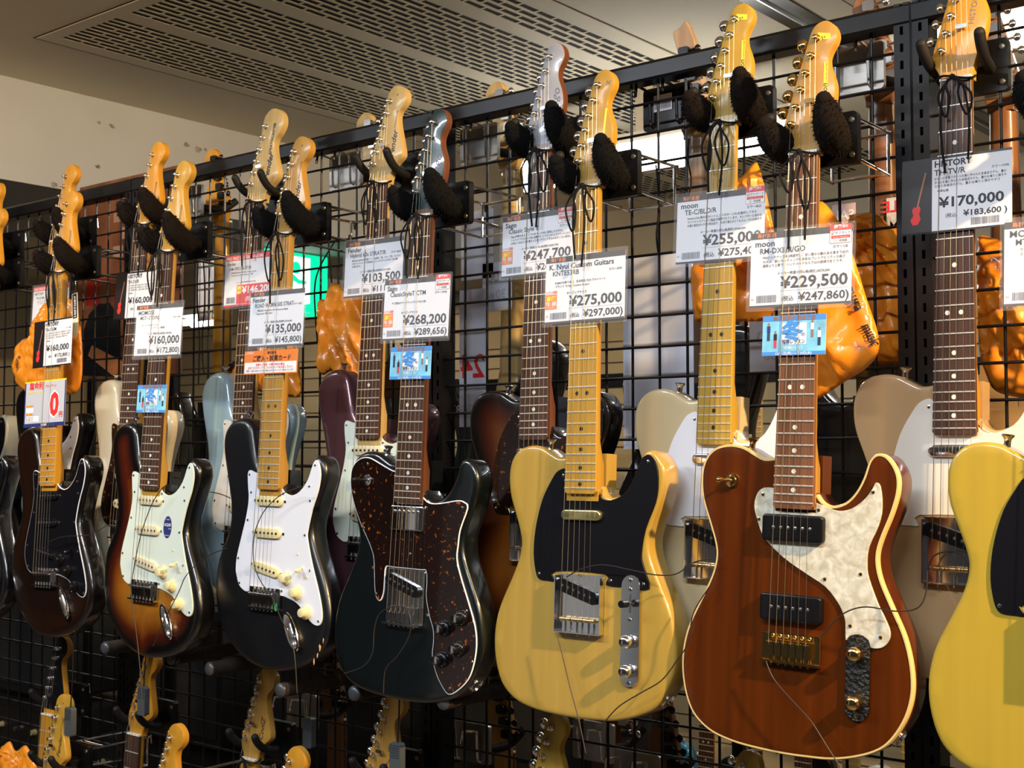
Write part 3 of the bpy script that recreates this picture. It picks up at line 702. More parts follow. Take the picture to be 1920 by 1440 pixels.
sbox('added_reflector_pillar', (-4.35, -4, 0), (-3.3, -3.75, CEIL), mat('reflector_white', (.78, .78, .76), .6))  # unseen white pillar, added as a bright surface for chrome to reflect
wb = sbox('wall_back', (-8, 3.3, 0), (4, 3.4, 2.75), WALLB)
for k in range(22):                                   # slatwall boards on the far wall
    o = MB().box((-7.9, 3.272, 0.12 + 0.1 * k), (3.9, 3.298, 0.2125 + 0.1 * k)).obj('slat', SLATM, wb, smooth=False)
ceil = sbox('ceiling', (-8, -4, CEIL), (4, 4.4, CEIL + 0.1), PLAST)
# perforated ventilation panels: slots between real bars, black sheet above painted as the void's shade
GX0, GX1, GY0, GY1 = -3.235, -2.0, 0.155, 3.2
sbox('grille_shade_sheet', (GX0 + 0.03, GY0 + 0.02, CEIL - 0.0015), (GX1 - 0.03, GY1, CEIL - 0.0005), mat('void_shade_black', (0.004, 0.004, 0.004), 0.9), ceil)
mbs = MB(); pitch = 0.0265; z0, z1 = CEIL - 0.0032, CEIL - 0.0020
bands = [GX0, -2.91, -2.545, -2.18, GX1]
for bi in range(4):
    xa, xb = bands[bi] + 0.028, bands[bi + 1] - 0.028
    n = int((xb - xa) / pitch); pt = (xb - xa) / n
    for r in range(n):
        x = xa + r * pt
        mbs.box((x + 0.0190, GY0 + 0.03, z0), (x + pt, GY1, z1))
        y = GY0 + 0.085 + (0.036 if r % 2 else 0) 
        while y < GY1:
            mbs.box((x - 0.0005, y, z0), (x + 0.0195, y + 0.007, z1)); y += 0.072
gr = mbs.obj('grille_bars', PLAST, ceil, smooth=False); gr['kind'] = 'stuff'
for x in bands:
    sbox('grille_band', (x - 0.0285, GY0 + 0.031, z0), (x + 0.0285, GY1, z1), PLAST, ceil)
sbox('grille_band', (GX0 - 0.0285, GY0 - 0.012, z0), (GX1 + 0.0285, GY0 + 0.031, z1), PLAST, ceil)
SEAM = mat('seam_dark', (0.06, 0.05, 0.04), 0.8)
for a, b in (((-3.276, 0.14, 0), (-3.272, 3.2, 0)), ((-3.276, 0.138, 0), (1.0, 0.142, 0)), ((-1.97, 0.14, 0), (-1.966, 3.2, 0)), ((-1.40, 0.14, 0), (-1.396, 3.2, 0))):
    sbox('ceiling_seam', (a[0], a[1], CEIL - 0.0006), (b[0], b[1], CEIL + 0.0002), SEAM, ceil)
# black slot diffuser with a bright lip in the ceiling
sbox('slot_recess', (-1.60, 0.14, CEIL - 0.004), (-1.50, 3.2, CEIL + 0.0), BLK, ceil)
sbox('slot_lip', (-1.553, 0.14, CEIL - 0.012), (-1.548, 3.2, CEIL - 0.001), STEEL, ceil)
# bulkhead over the left end, with chipped paint marks
bk = sbox('bulkhead', (-4.6, -4, 2.33), (-3.68, 4.3, CEIL), BULK); bk.name = 'wall_bulkhead'
CHIP = mat('chipped_plaster', (0.25, 0.24, 0.20), 0.9, var=0.6, scale=60)
def onX(x, y, X):
    p = px(x, y, 0.0); r = p - CAM; return CAM + r * ((X - CAM.x) / r.x)
for (x, y, s) in ((186, 230, 6), (210, 236, 7), (184, 313, 7), (350, 272, 9), (372, 280, 10), (385, 281, 5), (103, 346, 8), (160, 177, 4)):
    c = onX(x, y, -3.6788); mb = MB(); P = []
    for k in range(9):
        a = 2 * math.pi * k / 9; q = random.uniform(.5, 1.1) * s * 0.0013; P.append((c.x, c.y + q * math.cos(a) * 1.4, c.z + q * math.sin(a)))
    mb.add(P, [list(range(9))]); mb.obj('paint_chip', CHIP, bk, smooth=False)
# ------------------------------------------------------------------ wire grid rack
ZW = [1.8673 + 0.0499 * 4 - 0.0499 * k for k in range(40)]
RTOP = 2.133
def panel(x0, x1, label, xph=None):
    root = empty('grid_panel', ((x0 + x1) / 2, 0, 0)); tag(root, label, 'display rack', 'black wire grid panels of the guitar rack')
    cx = (x0 + x1) / 2
    def post():
        mb = MB(); w = 0.0115
        mb.box((-w, -0.013, 0), (-w + .002, 0.020, RTOP)); mb.box((w - .002, -0.013, 0), (w, 0.020, RTOP))
        mb.box((-w, -0.014, 0), (-.0024, -0.012, RTOP)); mb.box((.0024, -0.014, 0), (w, -0.012, RTOP)); mb.box((-w, 0.019, 0), (w, 0.021, RTOP))
        z = 0.0
        while z < RTOP - .012: mb.box((-.0025, -0.014, z), (.0025, -0.012, z + 0.0125)); z += 0.0247
        return mb.mesh('post', BLKM, smooth=False)
    for x in (x0 + .012, x1 - .012):
        o = put('post', cached('post', post), root); o.location = (x - cx, 0, 0)
    mb = MB(); pr = [(-.013, 0), (-.016, .004), (-.016, .026), (-.011, .032), (.014, .032), (.016, .028), (.016, 0)]
    n = len(pr); L = (x1 - x0) / 2; vs = [(-L, a, b) for a, b in pr] + [(L, a, b) for a, b in pr]
    mb.add(vs, [(k, n + k, n + (k + 1) % n, (k + 1) % n) for k in range(n)] + [list(range(n - 1, -1, -1)), list(range(n, 2 * n))])
    o = mb.obj('top_rail', BLKM, root, smooth=False); o.location = (0, 0, RTOP - .032)
    nv = int(round((x1 - x0 - .03) / .0507)); first = x0 + .012 + (x1 - x0 - .024) / (nv)
    def vw(): return MB().cyl((0, 0, 0.05), (0, 0, RTOP - .02), .0023, 8).mesh('wire', BLKM)
    for k in range(nv - 1):
        o = put('wire', cached('vw', vw), root); o.location = (first + k * (x1 - x0 - .024) / nv - cx, 0.003, 0)
    hw = MB().cyl((-L + .01, 0, 0), (L - .01, 0, 0), .0023, 8).mesh('wire', BLKM)
    for z in ZW:
        o = put('wire', hw, root); o.location = (0, -0.0012, z)
    return root
panel(-4.46, -3.522, 'wire grid panel carrying the cream and black guitars at the far end of the rack')
panel(-3.52, -2.569, 'wire grid panel behind the dark brown guitar with black pickguard')
panel(-2.566, -1.614, 'wire grid panel behind the sunburst and black three-pickup guitars')
panel(-1.611, -0.699, 'wire grid panel behind the butterscotch blonde guitar with black pickguard')
panel(-0.696, 0.26, 'wire grid panel at the near end of the rack behind the beige guitar')
# ------------------------------------------------------------------ lamps behind the rack
TUBEM = mat('lit_tube', (1.0, 0.98, 0.95), 0.5, emit=14.0)
HOUS = mat('lamp_housing', (0.75, 0.74, 0.70), 0.5)
def strip_lamp(x0, x1, y, z, label, h=0.03):
    r = empty('strip_lamp', ((x0 + x1) / 2, y, z)); tag(r, label, 'lamp')
    L = (x1 - x0) / 2
    MB().box((-L, -.07, .02), (L, .07, .05)).obj('housing', HOUS, r, smooth=False)
    MB().box((-.02, -.02, .05), (.02, .02, CEIL - z)).obj('stem', HOUS, r, smooth=False)
    for s in (-1, 1): MB().cyl((-L + .02, s * .04, -.012), (L - .02, s * .04, -.012), h, 12).obj('tube', TUBEM, r)
    return r
a = px(962, 300, 1.59); b = px(1500, 235, 1.59)
strip_lamp(a.x, b.x, 1.59, 2.43, 'bright fluorescent strip lamp hanging behind the grid rack', .042)
c = px(1895, 45, 1.75)
strip_lamp(c.x - .25, c.x + .6, 1.75, c.z, 'fluorescent strip lamp near the ceiling beyond the beige guitar', .042)
c = px(366, 601, 2.4); strip_lamp(c.x - .10, c.x + .16, 2.4, c.z, 'small lit strip lamp low over the far wall display', .016)
for X, Y in ((-5.6, 0.9), (-0.3, 2.6), (-4.9, 2.6)):      # ceiling light panels over the next aisle
    r = empty('ceiling_lamp', (X, Y, CEIL)); tag(r, 'square recessed ceiling lamp over the next aisle', 'lamp', 'recessed lamps of the next aisle')
    MB().box((-.3, -.3, -.02), (.3, .3, -.001)).obj('frame', HOUS, r, smooth=False)
    MB().box((-.27, -.27, -.024), (.27, .27, -.02)).obj('diffuser', mat('lit_panel', (1.0, 0.97, 0.9), 0.5, emit=5.0), r, smooth=False)
# green exit sign at the end of the aisle
ex = px(549, 532, 1.79); exs = empty('exit_sign', (ex.x, ex.y, ex.z)); tag(exs, 'lit green and white running-man exit sign seen through the grid', 'sign')
GRN = mat('exit_green', (0.0, 0.62, 0.30), 0.4, emit=1.3); EWH = mat('exit_white', (0.92, 1.0, 0.95), 0.4, emit=1.5)
MB().box((-.05, -.17, -.135), (-.001, .19, .135)).obj('sign_case', HOUS, exs, smooth=False)
MB().box((-.001, -.17, -.13), (.003, .19, .13)).obj('green_face', GRN, exs, smooth=False)
MB().box((.003, -.165, -.115), (.005, .09, .115)).obj('white_panel', EWH, exs, smooth=False)
def plate2(pts, x, m, name, par):
    mb = MB(); n = len(pts); vs = [(x, a, b) for a, b in pts] + [(x + .001, a, b) for a, b in pts]
    tr = [list(t) for t in geometry.tessellate_polygon([[Vector((a, b, 0)) for a, b in pts]])]
    mb.add(vs, [[i + n for i in t] for t in tr] + [(k, (k + 1) % n, n + (k + 1) % n, n + k) for k in range(n)])
    o = mb.obj(name, m, par, smooth=False); fix_normals(o.data); return o
plate2([(0.012 + .026 * math.cos(a), .068 + .026 * math.sin(a)) for a in np.linspace(0, 2 * math.pi, 17)[:-1]], .005, GRN, 'figure_head', exs)
plate2([(-.085, .05), (-.03, .062), (-.005, .042), (.03, .02), (.07, .018), (.07, .004), (.025, .002), (.0, .012), (-.004, -.02), (.02, -.05), (.032, -.10), (.012, -.104), (-.002, -.06), (-.03, -.035), (-.055, -.065), (-.12, -.07), (-.12, -.055), (-.07, -.05), (-.05, .0), (-.045, .04), (-.085, .034), (-.115, .005), (-.127, .012)], .005, GRN, 'running_figure', exs)
plate2([(-.05, -.115), (.09, -.115), (.09, -.075), (.02, -.09)], .005, GRN, 'floor_shape', exs)
# ------------------------------------------------------------------ guitars of the rack
Q = {'K': [-1.1361, -0.1755, 1.8989, 0.05, -0.0049, 0.02], 'R': [-0.779, -0.1771, 1.8971, 0.05, 0.0181, 0.02], 'G': [-1.456, -0.2011, 1.8882, 0.05, 0.0159, 0.02], 'B': [-1.7956, -0.2096, 1.8932, 0.05, 0.0098, 0.02], 'S': [-2.1045, -0.241, 1.8877, 0.05, 0.0198, 0.02], 'D': [-2.529, -0.215, 1.887, 0.05, -0.03, 0.02], 'T': [-0.9488, -0.0932, 1.982, 0.05, 0.0143, 0.02], 'H': [-0.6156, -0.0592, 1.9941, 0.05, 0.0031, 0.02], 'C': [-1.2873, -0.0982, 1.9906, 0.05, -0.0085, 0.02], 'U': [-1.6528, -0.1077, 1.9836, 0.05, 0.0028, 0.02], 'P': [-1.99, -0.115, 1.99, 0.05, 0.008, 0.02], 'W': [-2.36, -0.12, 1.987, 0.05, 0.02, 0.02], 'L': [-2.695, -0.12, 1.985, 0.05, 0.0, 0.02], 'N': [-0.443, -0.165, 1.9, 0.05, 0.01, 0.02], 'E': [-2.852, -0.21, 1.89, 0.05, 0.0, 0.02], 'F': [-3.012, -0.12, 1.985, 0.05, 0.0, 0.02]}
MX = {k: pose(q) for k, q in Q.items()}
def gloss(name, col, metal=0.0, var=0.0, rough=0.25, **kw): return mat(name, col, rough, metal, 1.0, var=var, **kw)
B_BLK = gloss('black_lacquer', (0.004, 0.004, 0.005))
B_WORN = mat('worn_black_lacquer', (0.005, 0.005, 0.006), 0.33, 0, 0.35, coatr=.2)
B_TEAL = gloss('dark_teal_lacquer', (0.0014, 0.0034, 0.0040), rough=.3)
B_TEALH = gloss('teal_head_lacquer', (0.002, 0.022, 0.022), rough=.3)
B_BLONDE = mat('butterscotch_blonde', (0.43, 0.27, 0.045), 0.3, 0, 0.9, var=0.07, scale=60, stretch=(1, 1, .05))
B_BLONDE2 = mat('golden_blonde', (0.44, 0.305, 0.032), 0.3, 0, 0.9, var=0.05, scale=60, stretch=(1, 1, .05))
B_MAHOG = mat('mahogany_lacquer', (0.082, 0.0165, 0.001), 0.3, 0, 0.55, var=0.25, scale=60, stretch=(1, 1, .05), spec=.2)
B_CREAM = gloss('cream_blonde_lacquer', (0.58, 0.47, 0.27))
B_BEIGE = gloss('beige_blonde_lacquer', (0.46, 0.3, 0.15))
B_WHITE = gloss('olympic_white_lacquer', (0.6, 0.54, 0.4))
B_BLUE = gloss('pale_blue_lacquer', (0.32, 0.46, 0.52))
B_BURG = mat('burgundy_mist', (0.13, 0.055, 0.068), 0.3, 0.55, 1.0, var=.1, scale=900)
B_BROWN = burst('dark_brown_burst', [(0.0, (.004, .002, .0015)), (.25, (.017, .005, .002)), (.6, (.010, .003, .002)), (1, (.008, .003, .002))])
B_SUN = burst('three_tone_sunburst', [(0, (.002, .002, .002)), (.20, (.003, .002, .002)), (.42, (.085, .010, .002)), (.72, (.34, .105, .008)), (1, (.42, .16, .014))])
B_SUN2 = burst('dark_sunburst', [(0, (.002, .001, .001)), (.14, (.003, .002, .001)), (.36, (.075, .011, .002)), (.7, (.16, .042, .005)), (1, (.22, .07, .008))])
B_GREYH = gloss('grey_head_lacquer', (0.34, 0.36, 0.42))
ST = dict(shape='strat', head='strat', guard='strat', pickups='strat', bridge='trem', knobs='strat', frets=21, pkm=(BLKG, STEEL), knobm=BLK, guardm=BLKG)
TL = dict(shape='tele', head='tele', guard='tele', pickups='tele', bridge='ash', knobs='tele', frets=21, guardm=BLKG)
GRP_F = None
def sp(base, **kw): d = dict(base); d.update(kw); return d
SPEC = {
 'K': sp(TL, body=B_BLONDE, neck=MAPLE, board=MAPLE, dot=DOTB, guardm=BLKG, logo='knyui', roundb=True, npm=mat('filmed_chrome_reflection', (.72, .66, .32), .2, .9)),  # neck pickup: filmed chrome with a yellow reflection put into its colour
 'R': sp(TL, body=B_MAHOG, neck=MAPLEV, board=ROSER, dot=DOTW, guard='rm', guardm=PEARL, pickups='p90', bridge='modern', knobs='rm', hw=GOLD, frets=22, logo='moon', roundb=True, toggle=(-.094, .440, GOLD, GOLD), binding=True, round=.002),
 'G': sp(TL, body=B_TEAL, neck=MAPLER, board=ROSE, headm=B_TEALH, guard='custom', guardm=TORT, ply=True, pickups='custom', bridge='half', knobs='custom', frets=22, logo='sago', toggle=(-.100, .440, CHROME, BLK), round=.008),
 'B': sp(ST, body=B_WORN, neck=MAPLEV, board=MAPLEV, dot=DOTB, guardm=WHITEP, pkm=(CREAM, DOTB), knobm=CREAM, logo='script'),
 'S': sp(ST, body=B_SUN, neck=MAPLE, board=ROSE, guardm=MINT, pkm=(CREAM2, STEEL), knobm=CREAM, logo='thin'),
 'D': sp(ST, body=B_BROWN, neck=MAPLEO, board=MAPLEO, dot=DOTB, guardm=BLKG, ply=True, pkm=(BLKG, STEEL), knobm=BLK, logo='thin'),
 'T': sp(TL, body=B_CREAM, neck=MAPLET, board=MAPLET, dot=DOTB, guardm=WHITEP, frets=22, logo='moon', roundb=True),
 'H': sp(TL, body=B_BEIGE, neck=MAPLEO, board=ROSE, guardm=PARCH, frets=22, logo='hist'),
 'C': sp(TL, body=B_SUN2, neck=MAPLER, board=ROSE, headm=B_GREYH, guardm=TORT, frets=22, logo='sago'),
 'U': sp(ST, body=B_BURG, neck=MAPLEP, board=ROSE, guardm=MINT, pkm=(CREAM2, DOTB), knobm=CREAM2, logo='script'),
 'P': sp(ST, body=B_BLUE, neck=MAPLEP, board=ROSE, head='large', guardm=PARCH, pkm=(CREAM2, DOTB), knobm=CREAM2, logo='block'),
 'W': sp(ST, body=B_WHITE, neck=MAPLEO, board=ROSE, guardm=TORT, pkm=(CREAM2, DOTB), knobm=CREAM2, logo='thin'),
 'L': sp(ST, body=B_BLK, neck=MAPLEO, board=MAPLEO, dot=DOTB, guardm=WHITEP, pkm=(CREAM2, DOTB), knobm=CREAM2, logo='thin'),
 'N': sp(TL, body=B_BLONDE2, neck=MAPLE, board=MAPLE, dot=DOTB, guardm=BLKG),
 'E': sp(ST, body=B_BLK, neck=MAPLEO, board=ROSE, guardm=BLKG, pkm=(BLKG, STEEL), knobm=BLK),
 'F': sp(TL, body=B_WHITE, neck=MAPLEO, board=MAPLEO, dot=DOTB, guardm=BLKG),
}
LAB = {
 'K': 'butterscotch blonde electric guitar with black pickguard and maple neck',
 'R': 'mahogany brown electric guitar with cream binding, pearl pickguard and gold hardware',
 'G': 'dark teal electric guitar with tortoiseshell pickguard and chrome neck humbucker',
 'B': 'black electric guitar with white pickguard, maple fretboard and chipped edge',
 'S': 'three-tone sunburst electric guitar with mint pickguard and round blue sticker',
 'D': 'dark brown electric guitar with black pickguard and maple fretboard',
 'T': 'cream electric guitar with white pickguard and yellowed maple neck, behind the mahogany one',
 'H': 'beige electric guitar with parchment pickguard and rosewood fretboard on bare black hanger',
 'C': 'dark sunburst single-cut guitar with tortoiseshell pickguard and grey headstock',
 'U': 'burgundy metallic electric guitar with mint pickguard behind the dark teal one',
 'P': 'pale blue electric guitar with large headstock behind the black one',
 'W': 'off-white electric guitar with tortoiseshell pickguard behind the sunburst one',
 'L': 'black electric guitar with white pickguard hanging behind the dark brown one',
 'N': 'golden blonde electric guitar with black pickguard in front of the beige one',
 'E': 'all-black electric guitar cut by the frame beside the dark brown one',
 'F': 'cream electric guitar behind the all-black one at the far end',
}
NAME = {k: 'electric_guitar' for k in SPEC}
for k in SPEC: guitar(k, NAME[k], LAB[k], None, MX[k], SPEC[k], 2 if k not in 'EFN' else 1)
# blue oval sticker, printed on the sunburst's pickguard
st = empty('finish_sticker', M=MX['S'] @ Matrix.Translation(g(.058, .532, .0026))); tag(st, 'blue oval finish sticker on the mint pickguard of the sunburst guitar', 'sticker')
mb = MB(); mb.add([(.0125 * math.cos(a), 0, .021 * math.sin(a)) for a in np.linspace(0, 2 * math.pi, 25)[:-1]], [list(range(24))]); mb.obj('disc', INKN, st, smooth=False).location = (0, -.0002, 0)
def print_text(mb, s, x, y, h, mi, align='l', bold=0.0, shear=0.0, maxw=None, wx=1.0, d=0.0003, fit=None):
    V, Fc, w = text_geo(s, bold, shear)
    if not V: return
    k = h / 0.73; kx = k * wx
    if fit: kx = fit / w
    if maxw and w * kx > maxw: kx = maxw / w
    x0 = x if align == 'l' else (x - w * kx if align == 'r' else x - w * kx / 2)
    mb.mat(mi); mb.add([(x0 + a * kx, -d, y + b * k) for a, b in V], [list(f) for f in Fc])
mb = MB(); print_text(mb, 'LACQUER', 0, .002, .0055, 0, 'c', .02, .15, .021, d=.0005); print_text(mb, 'Finish', .007, -.004, .0028, 0, 'c', 0, .2, d=.0005); print_text(mb, 'DEVISER', 0, .0135, .0022, 0, 'c', 0, 0, .012, d=.0005); print_text(mb, 'momose', 0, -.0165, .003, 0, 'c', 0, .2, .013, d=.0005); mb.obj('print', INKW, st, smooth=False)
# protective-cap sticker on the black guitar's bridge
o = MB().add([(.004 * math.cos(a), 0, .007 * math.sin(a)) for a in np.linspace(0, 2 * math.pi, 15)[:-1]], [list(range(14))]).obj('bridge_sticker', mat('green_sticker', (.02, .35, .1), .4)); o.matrix_world = MX['B'] @ Matrix.Translation(g(.043, .668, .014)); tag(o, 'small green sticker on the bridge of the black guitar', 'sticker')
# chipped lacquer along the black guitar's lower edge (bare wood showing)
CHIPW = mat('bare_wood_chip', (.62, .36, .14), .6)
for (u, v, s) in ((.150, .715, 1.0), (.143, .728, 1.6), (.138, .742, .9), (.149, .690, .7), (.130, .752, 1.2), (.158, .640, .8)):
    mb = MB(); n = 9
    mb.add([(s * .0014 * math.cos(2 * math.pi * k / n) * random.uniform(.4, 1), 0, s * .0065 * math.sin(2 * math.pi * k / n) * random.uniform(.5, 1)) for k in range(n)], [list(range(n))])
    o = mb.obj('lacquer_chip', CHIPW, None, smooth=False); o.matrix_world = Matrix.Translation(g(u, v, -.0012)) @ Matrix.Rotation(math.radians(38), 4, 'Z')
    o.parent = [q for q in COL.objects if q.get('label') == LAB['B']][0]; o.matrix_parent_inverse = Matrix.Identity(4)
# lower tier of the rack: same hangers a metre below
LOW = {}
def low(k, dz, spec, label, det=1):
    q = list(Q[k]); q[2] -= dz; M = pose(q); LOW[k] = M
    guitar(k + 'l', 'electric_guitar', label, 'lower tier of guitars', M, spec, det)
lowS = sp(ST, body=B_SUN, neck=MAPLEO, board=ROSE, guardm=MINT, pkm=(CREAM2, STEEL), knobm=CREAM)
lowB = sp(ST, body=B_BLK, neck=MAPLEO, board=MAPLEO, dot=DOTB, guardm=WHITEP, pkm=(CREAM2, STEEL), knobm=CREAM2)
low('D', 1.085, sp(lowS, neck=MAPLE, logo='script'), 'lower guitar with scripted maple headstock under the dark brown guitar')
low('W', 1.085, sp(lowS, logo='cool', body=B_WHITE), 'lower guitar with lettered amber headstock under the sunburst guitar')
low('S', 1.085, sp(lowB), 'lower guitar with plain orange headstock in front, under the sunburst guitar')
low('P', 1.085, sp(lowB, logo='cool', neck=MAPLEV), 'lower guitar with lettered amber headstock under the black guitar')
low('B', 1.095, sp(lowS, body=B_BROWN), 'lower guitar with plain orange headstock showing below the black guitar')
low('U', 1.085, sp(lowS, logo='cool', neck=MAPLEV, body=B_BLUE), 'lower guitar with amber headstock under the dark teal guitar')
low('G', 1.095, sp(lowS), 'lower guitar with only its headstock tip showing below the dark teal guitar')
low('C', 1.090, sp(TL, body=B_BLONDE, neck=MAPLET, board=MAPLET, dot=DOTB, guardm=BLKG, logo='cool', roundb=True), 'lower guitar with amber headstock and round tuners under the blonde guitar')
low('T', 1.090, sp(TL, body=B_CREAM, neck=MAPLET, board=MAPLET, dot=DOTB, guardm=WHITEP), 'lower guitar hidden behind the mahogany guitar')
low('L', 1.085, sp(lowB, headm=B_BLK), 'lower guitar with black headstock behind the scripted maple one')
# ------------------------------------------------------------------ hangers
def fur_mesh(path, rad, m, seed, hairs=900):
    rnd = random.Random(seed); P = smooth_pts(path, 5); n = len(P); mb = MB()
    R = [rad * (math.sin(math.pi * (0.12 + 0.80 * i / (n - 1))) ** 0.55) for i in range(n)]
    mb.tube(P, R, 14); V = [Vector(v) for v in mb.v]; c = [Vector(p) for p in P]
    hv = []; hf = []
    for _ in range(hairs):
        i = rnd.randrange(n); ring = V[i * 14 + rnd.randrange(14)]; j = min(n - 1, max(0, i + rnd.choice((-1, 0, 1))))
        p = ring.lerp(V[j * 14 + rnd.randrange(14)], rnd.random() * .5) if i != j else ring
        ax = c[i]; d = (p - ax)
        if d.length < 1e-5: continue
        d.normalize(); p = ax + d * R[i] * .95; t = d.orthogonal().normalized(); t.rotate(Matrix.Rotation(rnd.random() * 6.28, 3, d))
        L = rnd.uniform(.002, .0055); tip = p + d * L + t * rnd.uniform(-.003, .003) + Vector((0, 0, -.0015)); k = len(hv)
        s = t.cross(d) * .0006; hv += [p - s, p + s, tip]; hf.append((k, k + 1, k + 2))
    # rounded end
    mb.ball(P[-1], R[-1] * 1.05, 12, 8); mb.ball(P[0], R[0] * 1.02, 10, 6)
    mb.add(hv, hf); return mb.mesh('plush_sleeve', m)
def hanger(k, label, plush, long_arm, dz=0.0, q=None, fm=FUR, seed=1, flip=1):
    x, y, z = (q or Q[k])[:3]; z -= dz; z += 0.004
    root = empty('guitar_hanger', (x, y, z)); tag(root, label, 'hanger', 'guitar hangers of the rack')
    yp = 0.062 * 1.0
    MB().bbox((-.048, yp - .006, -.012), (.048, yp + .006, .060), .006).obj('plate', BLKM, root)
    mb = MB()
    for sx in (-1, 1):
        for zz in (.000, .048): mb.tube_prof((sx * .040, yp - .006, zz), (0, -1, 0), [(.0042, 0), (.0036, .0014), (.001, .0018)], 10)
    mb.obj('plate_screws', mat('dull_screw', (.25, .25, .22), .35, .9), root)['kind'] = 'stuff'
    MB().cyl((0, yp - .005, .020), (0, yp - .026, .020), .013, 14).obj('yoke_hub', BLK, root)
    ylen = (-0.002 - y) if flip > 0 else .03
    if long_arm:
        for sx in (-1, 1):
            mb = MB(); X = sx * .043
            mb.tube([(X, yp + .004, .052), (X, ylen - .002, .052), (X, ylen + .004, .055), (X, ylen + .006, .038)], .0026, 8)
            mb.tube([(X, yp + .004, -.004), (X, ylen - .004, -.010), (X, ylen - .004, .052)], .0026, 8)
            mb.obj('arm', CHROME, root)
        for yy, zz in ((ylen - .004, .050), (ylen - .004, -.008), (yp + .035, .052)): MB().cyl((-.043, yy, zz), (.043, yy, zz), .0024, 8).obj('cross_bar', CHROME, root)
    else:
        for sx in (-1, 1):
            X = sx * .030; MB().tube([(X, yp, .05), (X, yp + .016, .056), (X, yp + .018, .036)], .0026, 8).obj('hook', CHROME, root)
    for sx in (-1, 1):
        path = [(sx * .008, yp - .022, .020), (sx * .024, yp - .026, .016), (sx * .033, .030, .013), (sx * .036, .000, .020), (sx * .038, -.018, .034), (sx * .039, -.026, .046)]
        o = MB().tube(smooth_pts(path, 4), .0075 if not plush else .006, 10).obj('prong', FOAM, root)
        MB().ball(path[-1], .0076, 10, 6).obj('prong_tip', FOAM, o)
        if plush:
            pp = [(sx * .031, .040, .014), (sx * .036, .012, .014), (sx * .041, -.016, .030), (sx * .043, -.034, .056)] if sx > 0 else [(-.031, .030, .010), (-.036, .008, .012), (-.041, -.014, .022), (-.044, -.030, .038)]
            fme = fur_mesh(pp, .0225, fm, seed * 7 + sx, 1700); put('plush_sleeve', fme, o)
    return root
HL = {
 'K': ('front black hanger with plush sleeves holding the butterscotch blonde guitar', 1, 1, FUR), 'R': ('front black hanger with plush sleeves holding the mahogany guitar', 1, 1, FURB),
 'G': ('front black hanger with plush sleeves holding the dark teal guitar', 1, 1, FUR), 'B': ('front black hanger with plush sleeves holding the black white-guard guitar', 1, 1, FUR),
 'S': ('front black hanger with brownish plush sleeves holding the sunburst guitar', 1, 1, FURB), 'D': ('front black hanger with brownish plush sleeves holding the dark brown guitar', 1, 1, FURB),
 'T': ('back hanger with plush sleeves holding the cream guitar', 1, 0, FURB), 'H': ('back hanger with bare black prongs holding the beige guitar', 0, 0, FUR),
 'C': ('back hanger with plush sleeves holding the grey-headed sunburst guitar', 1, 0, FUR), 'U': ('back hanger with bare black prongs holding the burgundy guitar', 0, 0, FUR),
 'P': ('back hanger with bare black prongs holding the pale blue guitar', 0, 0, FUR), 'W': ('back hanger with brownish plush sleeves holding the off-white guitar', 1, 0, FURB),
 'L': ('back hanger with plush sleeves behind the dark brown guitar', 1, 0, FURB), 'N': ('front hanger holding the golden blonde guitar', 1, 1, FUR),
 'E': ('front hanger holding the all-black guitar at the far end', 1, 1, FUR), 'F': ('back hanger holding the cream guitar at the far end', 1, 0, FUR)}
for i, (k, (lb, pl, la, fm)) in enumerate(HL.items()): hanger(k, lb, pl, la, fm=fm, seed=i + 3)
for k, d, lb in (('D', 1.085, 'scripted maple headstock'), ('W', 1.085, 'lettered headstock under the sunburst guitar'), ('S', 1.085, 'plain orange headstock under the sunburst guitar'), ('P', 1.085, 'lettered headstock under the black guitar'), ('B', 1.095, 'plain orange headstock under the black guitar'), ('U', 1.085, 'amber headstock under the dark teal guitar'), ('G', 1.095, 'headstock tip under the dark teal guitar'), ('C', 1.09, 'round-tuner headstock under the blonde guitar'), ('T', 1.09, 'headstock hidden by the mahogany guitar'), ('L', 1.085, 'black headstock')):
    hanger(k, 'bare black lower hanger carrying the ' + lb, 0, k in 'DSBG', dz=d)
# ------------------------------------------------------------------ foam body rests
def rest(tip, label, grid_x):
    root = empty('body_rest', (tip.x, tip.y, tip.z)); tag(root, label, 'body rest', 'foam-covered rest arms under the guitars')
    L = -0.03 - tip.y
    pts = smooth_pts([(0, 0, 0), (0, L * .45, 0), (0, L * .72, .0), (.004 * 0, L * .93, .012), (0, L * 1.0, .036), (0, L * .93, .055), (0, L * .80, .062)], 5)
    k = int(len(pts) * .36)
    MB().tube(pts[:k + 1], .0135, 12).obj('foam_grip', FOAMG, root); MB().tube(pts[k:], .0125, 12).obj('arm', FOAM, root)
    MB().ball((0, -.001, 0), (.0132, .007, .0132), 12, 8).obj('end_cap', mat('grey_cap', (.045, .047, .052), .35), root)
    MB().box((-.02, L - .004, .02), (.02, L + .012, .08)).obj('bracket', BLKM, root)
for tx, ty, lb in ((198, 1215, 'foam-covered rest arm under the bass side of the sunburst guitar'), (322, 1234, 'foam-covered rest arm under the treble side of the sunburst guitar'), (394, 1254, 'foam-covered rest arm under the bass side of the black guitar'), (527, 1294, 'foam-covered rest arm under the treble side of the black guitar'), (665, 1300, 'foam-covered rest arm under the bass side of the dark teal guitar'), (832, 1316, 'foam-covered rest arm under the treble side of the dark teal guitar')):
    rest(px(tx, ty, -.225), lb, 0)
